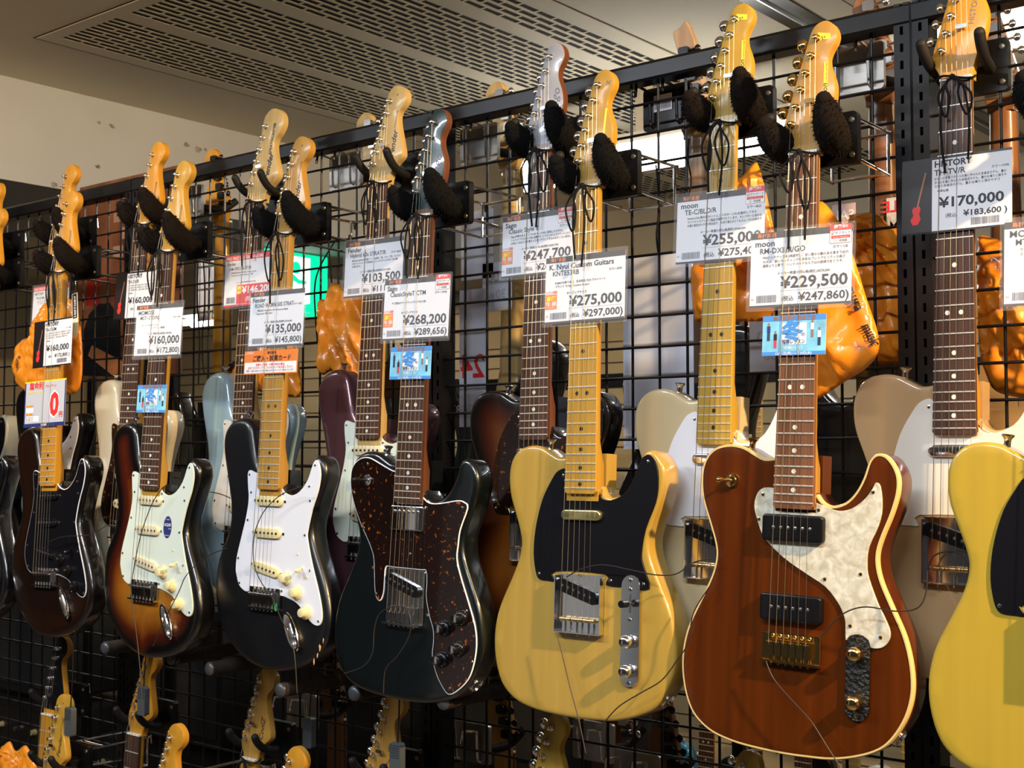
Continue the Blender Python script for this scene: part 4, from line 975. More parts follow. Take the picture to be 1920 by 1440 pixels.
# ------------------------------------------------------------------ tie cords at the nuts
def lace(k, label, seed, dz=0.0, tails=(.09, .13)):
    rnd = random.Random(seed); q = list(Q[k]); q[2] -= dz; M = pose(q)
    root = empty('tie_cord', M=M @ Matrix.Translation(g(0, 0.004, .018))); tag(root, label, 'cord', 'black tie cords at the nuts')
    def P(u, v, w): return (u, -w, -v)
    ring = [P(.0255 * math.cos(a), -.004 + .004 * math.sin(2 * a), -.012 + (.013 if math.sin(a) > 0 else .017) * math.sin(a)) for a in np.linspace(0, 2 * math.pi, 25)[:-1]]
    MB().tube(ring, .0016, 6, closed=True).obj('neck_loop', CORD, root)
    for s in (-1, 1):
        L = rnd.uniform(.045, .085); wd = rnd.uniform(.012, .024); o = s * rnd.uniform(.006, .020)
        pts = [P(0, -.004, .003), P(o * .6, .004, .006), P(o - wd * .5, L * .45, .006), P(o - wd * .1, L * .95, .004), P(o + wd * .25, L, .004), P(o + wd * .5, L * .55, .007), P(o * .7, .008, .008), P(0, -.002, .005)]
        MB().tube(smooth_pts(pts, 5), .0016, 6).obj('bow_loop', CORD, root)
        L = rnd.uniform(*tails); o2 = s * rnd.uniform(.004, .02)
        pts = [P(0, -.003, .004), P(o2 * .8, .012, .008), P(o2 * 1.2, L * .5, .006), P(o2 * .9 + rnd.uniform(-.006, .006), L, .005)]
        MB().tube(smooth_pts(pts, 5), .0016, 6).obj('tail', CORD, root)
    MB().ball(P(0, -.003, .004), (.0045, .0035, .004), 8, 6).obj('knot', CORD, root)
for i, (k, t) in enumerate({'K': 'butterscotch blonde', 'R': 'mahogany', 'G': 'dark teal', 'B': 'black white-guard', 'S': 'sunburst', 'D': 'dark brown', 'T': 'cream white-guard', 'H': 'beige', 'C': 'grey-headed', 'U': 'burgundy', 'P': 'pale blue', 'W': 'off-white'}.items()):
    lace(k, 'black cord tied in a bow around the neck of the %s guitar' % t, 11 + i * 3)
lace('P', 'black cord tied around the neck of the lower lettered headstock', 91, 1.085, (.03, .05))
# ------------------------------------------------------------------ price tags
BAND = mat('tag_band', (.035, .03, .03), .5); PANEL = mat('tag_panel_black', (.012, .008, .008), .4); GREYP = mat('card_grey', (.52, .54, .60), .45); REDP = mat('card_red', (.80, .06, .05), .5)
PMATS = [INK, INKG, INKR, INKO, INKY, INKB, INKN, INKW, BAND, PANEL, SKY, GREYP, mat('skin_print', (.75, .5, .36), .5), mat('brown_print', (.35, .16, .08), .5)]
def rect(mb, x0, y0, x1, y1, mi, d=0.00025): mb.mat(mi); mb.add([(x0, -d, y0), (x1, -d, y0), (x1, -d, y1), (x0, -d, y1)], [(0, 1, 2, 3)])
def barcode(mb, x, y, w, h, seed=1):
    r = random.Random(seed); p = x
    while p < x + w:
        a = r.choice((.0006, .0009, .0013)); rect(mb, p, y, p + a, y + h, 1, .0004); p += a + r.choice((.0006, .001))
def card(k, name, label, u0, v0, u1, v1, draw, film=True, w=.0140, dz=0, base=PAPER, M=None, roll=0.0):
    M0 = M or MX[k]; cu = (u0 + u1) / 2
    root = empty(name, M=M0 @ Matrix.Translation(g(cu, v1, w)) @ Matrix.Rotation(roll, 4, 'Y')); tag(root, label, 'price tag' if name == 'price_tag' else 'card')
    W_, H_ = u1 - u0, v1 - v0; h = W_ / 2
    MB().box((-h, 0, 0), (h, .0003, H_)).obj('card', base, root, smooth=False)
    mb = MB(); draw(mb, -h, W_, H_); mb.obj('print', PMATS, root, smooth=False)
    if film: MB().bbox((-h - .005, -.0009, -.005), (h + .005, -.0007, H_ + .005), .003).obj('clear_sleeve', CLEAR, root, smooth=False)
    return root
JP = 'ギターの定番スタイルを基に作られた本格派モデル。豊かな鳴りと弾きやすさ'
def shop(brand, model, desc, lst, price, tax, color, stamp=False, trade=False, seed=1, bold=.012):
    def f(mb, x, W_, H_):
        rect(mb, x, H_ - .0085, x + W_, H_, 8); rect(mb, x, 0, x + W_, .003, 8)
        print_text(mb, '島村楽器', x + .009, H_ - .0070, .0052, 3, 'l', .02, d=.0005)
        print_text(mb, brand, x + .006, H_ - .0190, .0084, 0, 'l', bold + .006, 0, W_ * .82, 1.08)
        print_text(mb, model, x + .013, H_ - .0290, .0078, 0, 'l', .010, 0, .104, .98)
        print_text(mb, 'カラー:' + color, x + W_ - .006, H_ - .0285, .0034, 0, 'r', .01)
        for i, s in enumerate(desc): print_text(mb, s, x + .018, H_ - .0362 - .0055 * i, .0032, 0, 'l', .008, 0, .122)
        print_text(mb, lst, x + .040, H_ - .0585, .0034, 0, 'l', .01, 0, .075)
        print_text(mb, price, x + W_ - .005, .0250, .0158, 0, 'r', .022, fit=.0945)
        rect(mb, x + .045, .0212, x + W_ - .003, .0215, 1)
        print_text(mb, tax + ')', x + W_ - .003, .0070, .0112, 0, 'r', .018, fit=.0705)
        print_text(mb, '(税込', x + .047, .0080, .0056, 0, 'l', .01)
        barcode(mb, x + .010, .0065, .030, .0100, seed); print_text(mb, '03', x + .002, .010, .003, 1)
        if stamp:
            rect(mb, x + W_ - .031, H_ - .0225, x + W_ - .001, H_ - .002 + .004, 2, .0005); rect(mb, x + W_ - .0305, H_ - .0222, x + W_ - .0015, H_ - .0100 + .004, 7, .0006)
            print_text(mb, '掲載中!!', x + W_ - .016, H_ - .0030, .0040, 7, 'c', .02, d=.0008); print_text(mb, '☑デジマート', x + W_ - .016, H_ - .0110, .0034, 0, 'c', .01, 0, .027, d=.0008)
            rect(mb, x + W_ - .029, H_ - .0165, x + W_ - .003, H_ - .0125, 2, .0007); print_text(mb, 'Guitar Selection', x + W_ - .016, H_ - .0158, .0024, 7, 'c', 0, 0, .024, d=.0009); print_text(mb, '□一般掲載', x + W_ - .016, H_ - .0208, .0028, 0, 'c', 0, 0, .024, d=.0008)
        if trade:
            rect(mb, x + .000, .0225, x + .022, .0450, 3, .0005); print_text(mb, '高価', x + .0115, .0350, .0066, 4, 'c', .03, d=.0008); print_text(mb, '下取・買取', x + .0112, .0278, .0050, 7, 'c', .02, 0, .0205, d=.0008); print_text(mb, 'いたします', x + .0112, .0238, .0026, 7, 'c', 0, 0, .014, d=.0008); print_text(mb, '使っている楽器', x + .0115, .0465, .0036, 2, 'c', .01, 0, .022, d=.0006)
    return f
def hist(model, price, tax, color, red=False):
    def f(mb, x, W_, H_):
        rect(mb, x, 0, x + .041, H_, 9); rect(mb, x + .041, H_ - .003, x + W_, H_, 9); rect(mb, x, 0, x + W_, .0025, 9)
        mb.mat(2); c = [(.012, .020), (.016, .026), (.014, .033), (.017, .038), (.021, .036), (.024, .039), (.026, .034), (.024, .028), (.026, .020), (.022, .013), (.015, .013)]
        mb.add([(x + a, -.0005, b) for a, b in c], [list(range(len(c)))]); mb.mat(13); mb.add([(x + .020, -.0006, .036), (x + .0225, -.0006, .036), (x + .0335, -.0006, .082), (x + .0315, -.0006, .083)], [(0, 1, 2, 3)])
        X = x + .043
        print_text(mb, 'HISTORY', X + .001, H_ - .0135, .0085, 0, 'l', .03, fit=.050)
        print_text(mb, model, X + .001, H_ - .0250, .0080, 0, 'l', .01, 0, .050); print_text(mb, 'カラー:' + color, x + W_ - .004, H_ - .0235, .0030, 0, 'r')
        for i in range(3): print_text(mb, JP[i * 7:i * 7 + 26], X + .001, H_ - .0310 - .0050 * i, .0030, 0, 'l', 0, 0, .094)
        print_text(mb, '本体価格', X + .005, H_ - .0475, .0028, 0, 'l', .01); print_text(mb, price, x + W_ - .010, .0335, .0135, 0, 'r', .024, fit=.084)
        print_text(mb, '(税込', X + .016, .0195, .0046, 0, 'l'); print_text(mb, tax + ' )', x + W_ - .006, .0190, .0080, 0, 'r', .018, fit=.056); barcode(mb, x + W_ - .052, .0060, .036, .0095, 5); print_text(mb, '03', x + W_ - .008, .0055, .0028, 1)
    return f
def sale(brand, model, price, tax, lines):
    def f(mb, x, W_, H_):
        rect(mb, x, H_ - .0105, x + W_, H_, 2); rect(mb, x, 0, x + W_, .0035, 2); print_text(mb, 'SALE SALE SALE SALE SALE SALE', x + .002, H_ - .0085, .0060, 7, 'l', .02, 0, W_ - .004, d=.0005)
        print_text(mb, brand, x + .005, H_ - .0200, .0068, 0, 'l', .01); print_text(mb, model, x + .012, H_ - .0300, .0064, 0, 'l', .004, 0, .09)
        for i, s in enumerate(lines): print_text(mb, s, x + .018, H_ - .0365 - .0050 * i, .0028, 0, 'l', 0, 0, .10)
        print_text(mb, 'メーカー希望小売価格(税抜):¥180,000', x + .034, .0455, .0026, 0, 'l', 0, 0, .07)
        rect(mb, x + .038, .0045, x + W_ - .002, .0420, 2, .0005); rect(mb, x + .040, .0240, x + .052, .0400, 4, .0007); print_text(mb, 'SALE', x + .046, .0300, .0036, 2, 'c', .01, d=.0009)
        print_text(mb, price, x + W_ - .004, .0245, .0140, 7, 'r', .026, d=.0008, fit=.086); print_text(mb, '(税込  ' + tax + ')', x + W_ - .004, .0090, .0080, 7, 'r', .01, 0, .080, d=.0008); barcode(mb, x + .008, .0065, .024, .0120, 7)
    return f
STD = (-.070, .105, .075, .207)
D1 = 'メーカー希望小売価格(税抜):'
card('K', 'price_tag', 'price tag reading ¥275,000 on the butterscotch blonde guitar', *STD, shop('K. Nyui Custom Guitars', 'KNTE53RB', ['', 'PGMの代表である、乳井和彦 氏のプライベート', 'ブランド “K.Nyui Custom Guitars”'], 'オープンプライス', '¥275,000', '¥297,000', 'BTB', trade=True, seed=2))
card('R', 'price_tag', 'price tag reading ¥229,500 on the mahogany guitar', *STD, shop('moon', 'RM-DXII/R/GO', ['P90ピックアップを2基搭載し、甘い音から艶のある音まで出力', 'カオス、鋭いカッティングを多彩なプレイアビリティの高さ', '通常より上質で、ハンドメイドならではの説得力をどうぞ。'], D1 + '¥270,000', '¥229,500', '¥247,860', 'CB', stamp=True, seed=3))
card('T', 'price_tag', 'price tag reading ¥255,000 on the cream white-guard guitar', *STD, shop('moon', 'TE-C/BLD/R', ['FenderUSA,等の弦のハイエンドギターとPUを製作してきた', 'ワイドピックアップと製品が搭載されています。セレクターとあわせ', 'の音に有名がけされた特注品で、PU切り替えがとてもスムーズに出来ます'], D1 + '¥300,000', '¥255,000', '¥275,400', 'BLD', stamp=True, seed=4))
card('C', 'price_tag', 'price tag reading ¥247,700 on the grey-headed sunburst guitar', *STD, shop('Sago', 'Classic Style T', ['Sagoが導き出すメイプルをネック材に採用したモデル。', 'トレスメイブルをネック材に配置することでクッキリしたサウンドになり、', '心地よい丸みさえも重きした良いサウンドを込み出すことに成功し'], D1 + '¥247,700', '¥247,700', '¥267,516', '3TS', stamp=True, trade=True, seed=5))
card('G', 'price_tag', 'price tag reading ¥268,200 on the dark teal guitar', *STD, shop('Sago', 'ClassicStyleT CTM', ['', 'サゴ独自のサーモウッドネックを使用!!'], 'オープンプライス', '¥268,200', '¥289,656', 'WGR', stamp=True, trade=True, seed=6))
card('U', 'price_tag', 'price tag reading ¥103,500 on the burgundy guitar', *STD, shop('Fender', 'Hybrid 60s STRAT/R', ['MADE IN JAPANの仕様にして、60s製び、軽、オリーブ材、ネックに、', 'のオウンパッシング同9608、ロックペグトロモダンな仕様', 'も添えます。'], D1 + '¥115,000', '¥103,500', '¥111,780', 'BUR', seed=7))
card('B', 'price_tag', 'price tag reading ¥135,000 on the black white-guard guitar', *STD, shop('Fender', 'ROAD WORN 50S STRAT', ['【商品名】Road Worn 50s Stratocaster Maple', 'Fingerboard【色】Black'], D1 + '¥150,000', '¥135,000', '¥145,800', 'BLK', seed=8))
card('S', 'price_tag', 'price tag reading ¥160,000 on the sunburst guitar', *STD, shop('MOMOSE', 'MST1-STD/NJ', ['', 'ヴィンテージSTタイプ・ST', '                         ハードケース、保証書'], D1 + '¥200,000', '¥160,000', '¥172,800', '3TS', seed=9))
card('H', 'price_tag', 'price tag reading ¥170,000 with a red guitar picture on the beige guitar', *STD, hist('TH-TV/R', '¥170,000', '¥183,600', 'VWB'), film=False)
card('D', 'price_tag', 'price tag reading ¥160,000 with black side panel on the dark brown guitar', *STD, hist('TH-SV/M', '¥160,000', '¥172,800', 'BRN'), film=False)
card('W', 'price_tag', 'price tag reading ¥160,000 with black side panel on the off-white guitar', *STD, hist('TH-SV/R', '¥160,000', '¥172,800', 'VWH'), film=False)
card('P', 'price_tag', 'red-banded sale price tag reading ¥146,2.. on the pale blue guitar', *STD, sale('Fender', 'AM SPECIAL ST/R', '¥146,200', '¥157,896', ['通常売価¥180,000【新品名】American Special', 'Stratocaster Rosewood Fingerboard【色】']))
card('L', 'price_tag', 'red-banded sale price tag behind the neck of the dark brown guitar', *STD, sale('HISTORY', 'TH-SV/M', '¥136,000', '¥146,880', ['HISTORY ストラトタイプ', 'アッシュボディ・メイプル指板']))
card('N', 'price_tag', 'price tag cut by the frame on the golden blonde guitar', -.072, .128, .073, .230, shop('MOMOSE', 'MTL2-STD/NJ', ['ヴィンテージスタイルT', 'スワンプアッシュボディ採用モデル'], D1 + '¥190,000', '¥152,000', '¥164,160', 'BLD', seed=12))
def figure(mb, x, y, h, top, legs):
    rect(mb, x - h * .05, y + h * .82, x + h * .05, y + h, 13, .0006); rect(mb, x - h * .10, y + h * .45, x + h * .10, y + h * .82, top, .0006); rect(mb, x - h * .08, y, x - h * .01, y + h * .45, legs, .0006); rect(mb, x + h * .01, y, x + h * .08, y + h * .45, legs, .0006)
def winter(mb, x, W_, H_):
    rect(mb, x, 0, x + W_, H_, 10); rect(mb, x, H_ - .0075, x + W_, H_, 5, .0004); rect(mb, x, 0, x + W_, .0050, 5, .0004)
    print_text(mb, '島村楽器の音楽教室', x + W_ / 2, H_ - .0065, .0050, 13, 'c', .02, 0, W_ * .92, d=.0007); print_text(mb, '12月1日(金)～1月10日(水)', x + W_ / 2, .0008, .0034, 7, 'c', .02, 0, W_ * .7, d=.0007)
    rect(mb, x + W_ * .30, .0145, x + W_ * .70, H_ - .0105, 7, .0005); print_text(mb, '冬', x + W_ * .48, .0225, .0205, 5, 'c', .045, 0, None, 1.1, d=.0008); print_text(mb, 'の', x + W_ * .65, .0250, .0045, 6, 'c', .01, d=.0008); print_text(mb, '短期レッスン', x + W_ * .50, .0155, .0050, 6, 'c', .02, 0, W_ * .36, d=.0008)
    print_text(mb, '3日間レッスン', x + W_ * .5, .0080, .0032, 7, 'c', .01, d=.0008)
    figure(mb, x + W_ * .10, .020, .024, 6, 0); figure(mb, x + W_ * .21, .010, .023, 0, 2); figure(mb, x + W_ * .79, .023, .023, 7, 13); figure(mb, x + W_ * .90, .012, .024, 7, 0)
for k, v0, lb in (('R', .219, 'blue winter-lesson flyer under the tag on the mahogany guitar'), ('G', .219, 'blue winter-lesson flyer under the tag on the dark teal guitar'), ('S', .262, 'blue winter-lesson flyer under the tag on the sunburst guitar')):
    card(k, 'flyer_card', lb, -.049, v0, .042, v0 + .0535, winter, film=False)
def buycard(mb, x, W_, H_):
    rect(mb, x, 0, x + W_, H_, 3); rect(mb, x + .002, .002, x + W_ - .002, H_ * .50, 7, .0004); print_text(mb, '島村楽器', x + W_ * .52, H_ - .0070, .0045, 0, 'c', .01, d=.0007); print_text(mb, 'ご購入・試奏カード', x + W_ * .52, H_ * .56, .0085, 0, 'c', .015, 0, W_ * .72, d=.0007)
    print_text(mb, 'この商品の', x + .002, H_ - .0060, .0036, 7, 'l', .01, d=.0007); print_text(mb, '試奏をご希望・お買い求めの際は', x + W_ / 2, .0150, .0038, 2, 'c', .01, 0, W_ * .6, d=.0007); print_text(mb, 'お近くのスタッフへこちらのカードをお渡し下さい!', x + W_ / 2, .0096, .0038, 2, 'c', .01, 0, W_ * .85, d=.0007); print_text(mb, '試奏・お買い求めにならない場合も必ずスタッフがご案内いたします。', x + W_ / 2, .0045, .0030, 0, 'c', 0, 0, W_ * .93, d=.0007)
card('B', 'purchase_card', 'orange purchase and trial card under the tag on the black guitar', -.078, .213, .065, .256, buycard, film=False)
def zero(mb, x, W_, H_):
    rect(mb, x, 0, x + W_, H_, 6); rect(mb, x + .004, .008, x + W_ - .004, H_ - .003, 11, .0004); rect(mb, x, H_ - .003, x + W_, H_, 4, .0005)
    print_text(mb, '無金利', x + .018, H_ - .0170, .0130, 2, 'l', .03, 0, .058, d=.0007); print_text(mb, 'キャンペーン', x + .080, H_ - .0160, .0060, 2, 'l', .02, 0, .04, d=.0007)
    print_text(mb, '0', x + W_ * .745, .0235, .0500, 7, 'c', .085, 0, None, .95, d=.0006); print_text(mb, '0', x + W_ * .745, .0240, .0490, 2, 'c', .045, 0, None, .95, d=.0009); print_text(mb, '円', x + W_ - .015, .0190, .0100, 2, 'c', .03, d=.0010)
    print_text(mb, '¥50,000～から購入できる!', x + .010, H_ - .0270, .0050, 4, 'l', .02, 0, .062, d=.0007)
    for i, s in enumerate(('最大36回払い', '最大24回払い')): rect(mb, x + .008, .044 - i * .018, x + .030, .048 - i * .018, 4, .0006); print_text(mb, s, x + .009, .0445 - i * .018, .0034, 2, 'l', .01, 0, .036, d=.0009)
    rect(mb, x + .008, .012, x + .058, .024, 7, .0006); rect(mb, x + .008, .032, x + .036, .042, 7, .0006)
    for i in range(3): print_text(mb, '回数・金額等  お取扱い', x + .010, .0205 - i * .0035, .0020, 0, 'l', 0, 0, .044, d=.0009)
    print_text(mb, '島村楽器', x + W_ / 2, .0020, .0040, 7, 'c', .01, d=.0007)
card('D', 'finance_card', 'grey finance card with a big red zero on the dark brown guitar', -.094, .236, .062, .336, zero, film=False)
# swing tag of the dark brown guitar
r = empty('swing_tag', M=MX['D'] @ Matrix.Translation(g(.052, .075, -.004)) @ Matrix.Rotation(math.radians(-6), 4, 'Y')); tag(r, 'long cream and black swing tag hanging by the dark brown guitar neck', 'tag')
mb = MB(); pts = [(-.010, -.005), (.010, -.005), (.012, .060), (.008, .085), (0, .094), (-.008, .085), (-.012, .060)]
mb.add([(a, 0, .02 - b) for a, b in pts] + [(a, .0006, .02 - b) for a, b in pts], [list(range(7)), list(range(13, 6, -1))] + [(i, 7 + i, 7 + (i + 1) % 7, (i + 1) % 7) for i in range(7)]); o = mb.obj('paper', CREAM2, r, smooth=False); fix_normals(o.data)
mb = MB(); rect(mb, -.008, -.030, .008, .024, 9, .0004); o = mb.obj('print', PMATS, r, smooth=False)
V, Fc, w = text_geo('HISTORY', .02); mb = MB(); mb.add([(.0042 - b * .0078 * 1.1, -.0006, -.028 + a * .048 / w) for a, b in V], [list(f) for f in Fc]); mb.obj('lettering', INKW, r, smooth=False)
# ------------------------------------------------------------------ orange plastic bags
def bag(poly, Y, label, seed, thick=.03, pleat=1.0, text=None):
    rnd = random.Random(seed); P = [px(x, y, Y) for x, y in poly]; c = sum(P, Vector()) / len(P)
    zb = min(p.z for p in P); root_loc = Vector((c.x, Y, zb)); R = [Vector((p.x - c.x, p.z - zb)) for p in P]
    O = [Vector(p) for p in smooth_pts(R, 5, closed=True)]
    if area2(O) < 0: O.reverse()
    n = len(O); arr = np.array([(p.x, p.y) for p in O]); S = .006; pts = []
    zt = arr[:, 1].max(); ax = arr[arr[:, 1].argmax(), 0]
    for a in np.arange(arr[:, 0].min(), arr[:, 0].max(), S):
        for b in np.arange(0, zt, S):
            x0, y0 = arr[:, 0], arr[:, 1]; x1, y1 = np.roll(x0, -1), np.roll(y0, -1)
            with np.errstate(divide='ignore', invalid='ignore'): xi = x0 + (b - y0) / (y1 - y0) * (x1 - x0)
            if (np.sum(((y0 > b) != (y1 > b)) & (a < xi)) % 2) and np.min(np.hypot(x0 - a, y0 - b)) > .004: pts.append(Vector((float(a), float(b))))
    V2, _, F2, *_ = geometry.delaunay_2d_cdt(O + pts, [], [list(range(n))], 1, 1e-7)
    ph = [rnd.uniform(0, 6.28) for _ in range(6)]; m = [(rnd.uniform(20, 60), rnd.uniform(20, 60)) for _ in range(6)]
    def dep(p):
        d = float(np.min(np.hypot(arr[:, 0] - p.x, arr[:, 1] - p.y))); ang = math.atan2(p.x - ax, zt + .03 - p.y)
        f = sum(math.sin(m[i][0] * p.x + m[i][1] * p.y + ph[i]) for i in range(6)) / 6
        pl = math.sin(ang * 34 + ph[0] + 2 * f) * .40 * pleat + abs(math.sin(ang * 19 + ph[1] + 3 * f)) * .55 * pleat + .16 * math.sin(190 * p.x + 130 * p.y + 5 * f) + .12 * math.sin(240 * p.y - 150 * p.x + 4 * f)
        return (1 - math.exp(-d / .016)) * thick * (.55 + .55 * f + .5 * pl)
    mb = MB(); k = len(V2)
    vs = [(p.x, -dep(p), p.y) for p in V2] + [(p.x, .35 * dep(p) * (1 if min((p - q).length for q in O[::4]) > .004 else 0), p.y) for p in V2]
    mb.add(vs, [list(f) for f in F2] + [[i + k for i in reversed(f)] for f in F2])
    root = empty('plastic_bag', root_loc); tag(root, label, 'bag', 'orange plastic bags hung at the guitar necks')
    me = mb.mesh('bag_film', BAG, angle=60); bm = bmesh.new(); bm.from_mesh(me); bmesh.ops.remove_doubles(bm, verts=bm.verts, dist=1e-6); bmesh.ops.recalc_face_normals(bm, faces=bm.faces); bm.to_mesh(me); bm.free()
    put('bag_film', me, root)
    if text:
        for s, (x0, y0), (x1, y1), h in text:
            A = px(x0, y0, Y) - root_loc; B = px(x1, y1, Y) - root_loc; V, Fc, w = text_geo(s, .02, .25); d = Vector((B.x - A.x, B.z - A.z)); L = d.length; d /= L; nrm = Vector((-d.y, d.x)); mb = MB()
            L2 = []
            for a, b in V:
                q = Vector((A.x, A.z)) + d * (a / w * L) + nrm * (b * h); L2.append((q.x, -dep(q) - .003, q.y))
            mb.add(L2, [list(f) for f in Fc]); mb.obj('lettering', INK, root, smooth=False)
    return root
bag([(28, 656), (42, 637), (58, 630), (66, 600), (92, 562), (135, 562), (148, 590), (154, 650), (153, 712), (140, 738), (110, 738), (60, 735), (40, 728), (27, 700)], -.162, 'orange plastic bag behind the neck of the dark brown guitar', 1, .022, text=[('shimamura', (33, 725), (47, 668), .012)])
bag([(425, 720), (440, 690), (455, 655), (470, 620), (500, 600), (540, 610), (556, 650), (563, 700), (562, 743), (530, 740), (490, 735), (450, 722)], -.056, 'orange plastic bag behind the neck of the pale blue guitar', 2, .02)
bag([(620, 535), (612, 560), (597, 568), (596, 640), (597, 690), (606, 703), (625, 697), (640, 738), (672, 735), (700, 725), (712, 690), (715, 600), (700, 550), (672, 545), (650, 550), (635, 533)], -.050, 'pleated orange plastic bag behind the neck of the burgundy guitar', 3, .024, 1.4)
bag([(1318, 480), (1296, 500), (1297, 560), (1305, 603), (1330, 598), (1400, 603), (1450, 590), (1460, 500), (1445, 400), (1425, 318), (1413, 306), (1385, 335), (1340, 350), (1320, 400)], -.038, 'orange plastic bag behind the neck of the cream white-guard guitar', 4, .02)
bag([(1500, 420), (1530, 385), (1545, 380), (1575, 420), (1600, 480), (1625, 560), (1645, 620), (1647, 660), (1625, 690), (1590, 712), (1555, 735), (1530, 748), (1505, 740), (1480, 700), (1475, 500)], -.100, 'big smooth orange plastic bag with black lettering behind the mahogany guitar', 5, .026, .45, text=[('himamura', (1572, 500), (1610, 585), .019), ('music', (1620, 612), (1640, 652), .019)])
bag([(1590, 420), (1600, 402), (1640, 400), (1670, 425), (1700, 440), (1716, 560), (1716, 675), (1680, 682), (1640, 680), (1610, 620), (1595, 540)], .065, 'pleated orange plastic bag behind the grid between mahogany and beige guitars', 6, .03, 1.3)
bag([(1832, 470), (1838, 442), (1870, 446), (1920, 432), (1990, 440), (2000, 700), (1990, 760), (1925, 748), (1870, 735), (1850, 705), (1835, 640)], .065, 'orange plastic bag behind the grid beside the beige guitar neck', 7, .03, .7)
bag([(-30, 1460), (0, 1408), (18, 1390), (30, 1408), (50, 1398), (70, 1440), (90, 1470), (40, 1500)], -.155, 'orange plastic bag behind the lower scripted headstock', 8, .02)
# ------------------------------------------------------------------ thin security cables
def cable(pts, label, r=.0009):
    P = [px(x, y, Y) for x, y, Y in pts]; c = min(P, key=lambda p: p.z); o = MB().tube([p - c for p in smooth_pts(P, 6)], r, 6).obj('security_cable', WIRE); o.location = c; tag(o, label, 'cable', 'thin dark security cables'); return o
def cab(k, pts, label, dy=.016):
    y = Q[k][1]; z0 = Q[k][2]; out = []
    for x, yy in pts:
        p = px(x, yy, y - .04); v = z0 - p.z; out.append((x, yy, y - .05 * v - dy))
    return cable(out, label)
cab('S', [(306, 913), (285, 945), (265, 1000), (252, 1060), (246, 1100), (248, 1130), (256, 1190), (263, 1260), (267, 1330)], 'cable running down past the pickups of the sunburst guitar', .026)
cab('S', [(287, 1212), (305, 1170), (335, 1110), (350, 1078), (385, 1045), (425, 1028)], 'cable from the jack of the sunburst guitar towards the black one', .022)
cab('B', [(566, 912), (530, 926), (500, 952), (482, 985), (475, 1020), (477, 1060), (490, 1092), (510, 1120), (527, 1160), (545, 1195), (553, 1235), (557, 1300)], 'cable crossing the pickups of the black white-guard guitar', .026)
cab('B', [(393, 922), (415, 927), (432, 934)], 'short cable between the sunburst and black guitars', .002)
cab('G', [(645, 1263), (680, 1250), (698, 1225), (702, 1180), (712, 1150), (740, 1137), (762, 1142), (770, 1165), (766, 1195), (745, 1230), (723, 1255), (719, 1300)], 'cable looping through the bridge of the dark teal guitar', .02)
cab('K', [(1044, 1186), (1055, 1230), (1068, 1285), (1084, 1345), (1098, 1412)], 'cable hanging from the bridge of the butterscotch blonde guitar', .018)
cab('K', [(1062, 1082), (1090, 1067), (1130, 1059), (1180, 1068), (1230, 1078), (1268, 1076), (1300, 1055), (1335, 1047)], 'cable from the blonde guitar bridge to the cream guitar', .020)
cab('K', [(1130, 1358), (1160, 1325), (1200, 1300), (1240, 1276), (1268, 1240), (1290, 1205), (1300, 1150), (1330, 1100)], 'cable crossing the lower bout of the blonde guitar', .016)
cab('R', [(1436, 1240), (1450, 1272), (1480, 1308), (1520, 1352), (1552, 1402), (1580, 1445)], 'pale cable hanging from the gold bridge of the mahogany guitar', .018)
cab('R', [(1538, 1196), (1565, 1165), (1590, 1146), (1625, 1138), (1680, 1146), (1720, 1140), (1736, 1112), (1739, 1070)], 'cable crossing the pearl pickguard of the mahogany guitar', .022)
cab('D', [(92, 1016), (120, 1006), (165, 1003), (203, 984)], 'cable from the dark brown guitar to the sunburst guitar', .02)
cab('H', [(1739, 1100), (1742, 1060), (1755, 1040), (1790, 1035), (1815, 1060), (1810, 1110), (1790, 1170)], 'cable looping at the bridge of the beige guitar', .02)
# grey clip-on alarm sensors hanging by the lower headstocks
for (x, y, Y, lb) in ((132, 1352, -.26, 'grey alarm sensor hanging beside the lower scripted headstock'), (269, 1313, -.16, 'grey alarm sensor hanging before the lower lettered headstock'), (580, 1372, -.05, 'olive grey alarm sensor hanging under the black guitar'), (745, 1424, -.19, 'dark alarm sensor hanging before the lower amber headstock')):
    p = px(x, y, Y); r = empty('alarm_sensor', (p.x, p.y, p.z - .03)); tag(r, lb, 'alarm sensor')
    mb = MB(); mb.bbox((-.0125, -.006, 0), (.0125, .006, .058), .005); mb.obj('case', mat('sensor_grey', (.065, .075, .08), .45), r)
    for q in range(6): MB().box((-.010, -.0068, .034 + q * .0038), (.010, -.0058, .0355 + q * .0038)).obj('rib', mat('sensor_rib', (.04, .045, .05), .5), r, smooth=False)
    MB().tube(smooth_pts([(0, 0, .056), (.002, .002, .12), (-.006, .01, .20), (.0, .03, .28)], 5), .0012, 6).obj('lead', CORD, r)

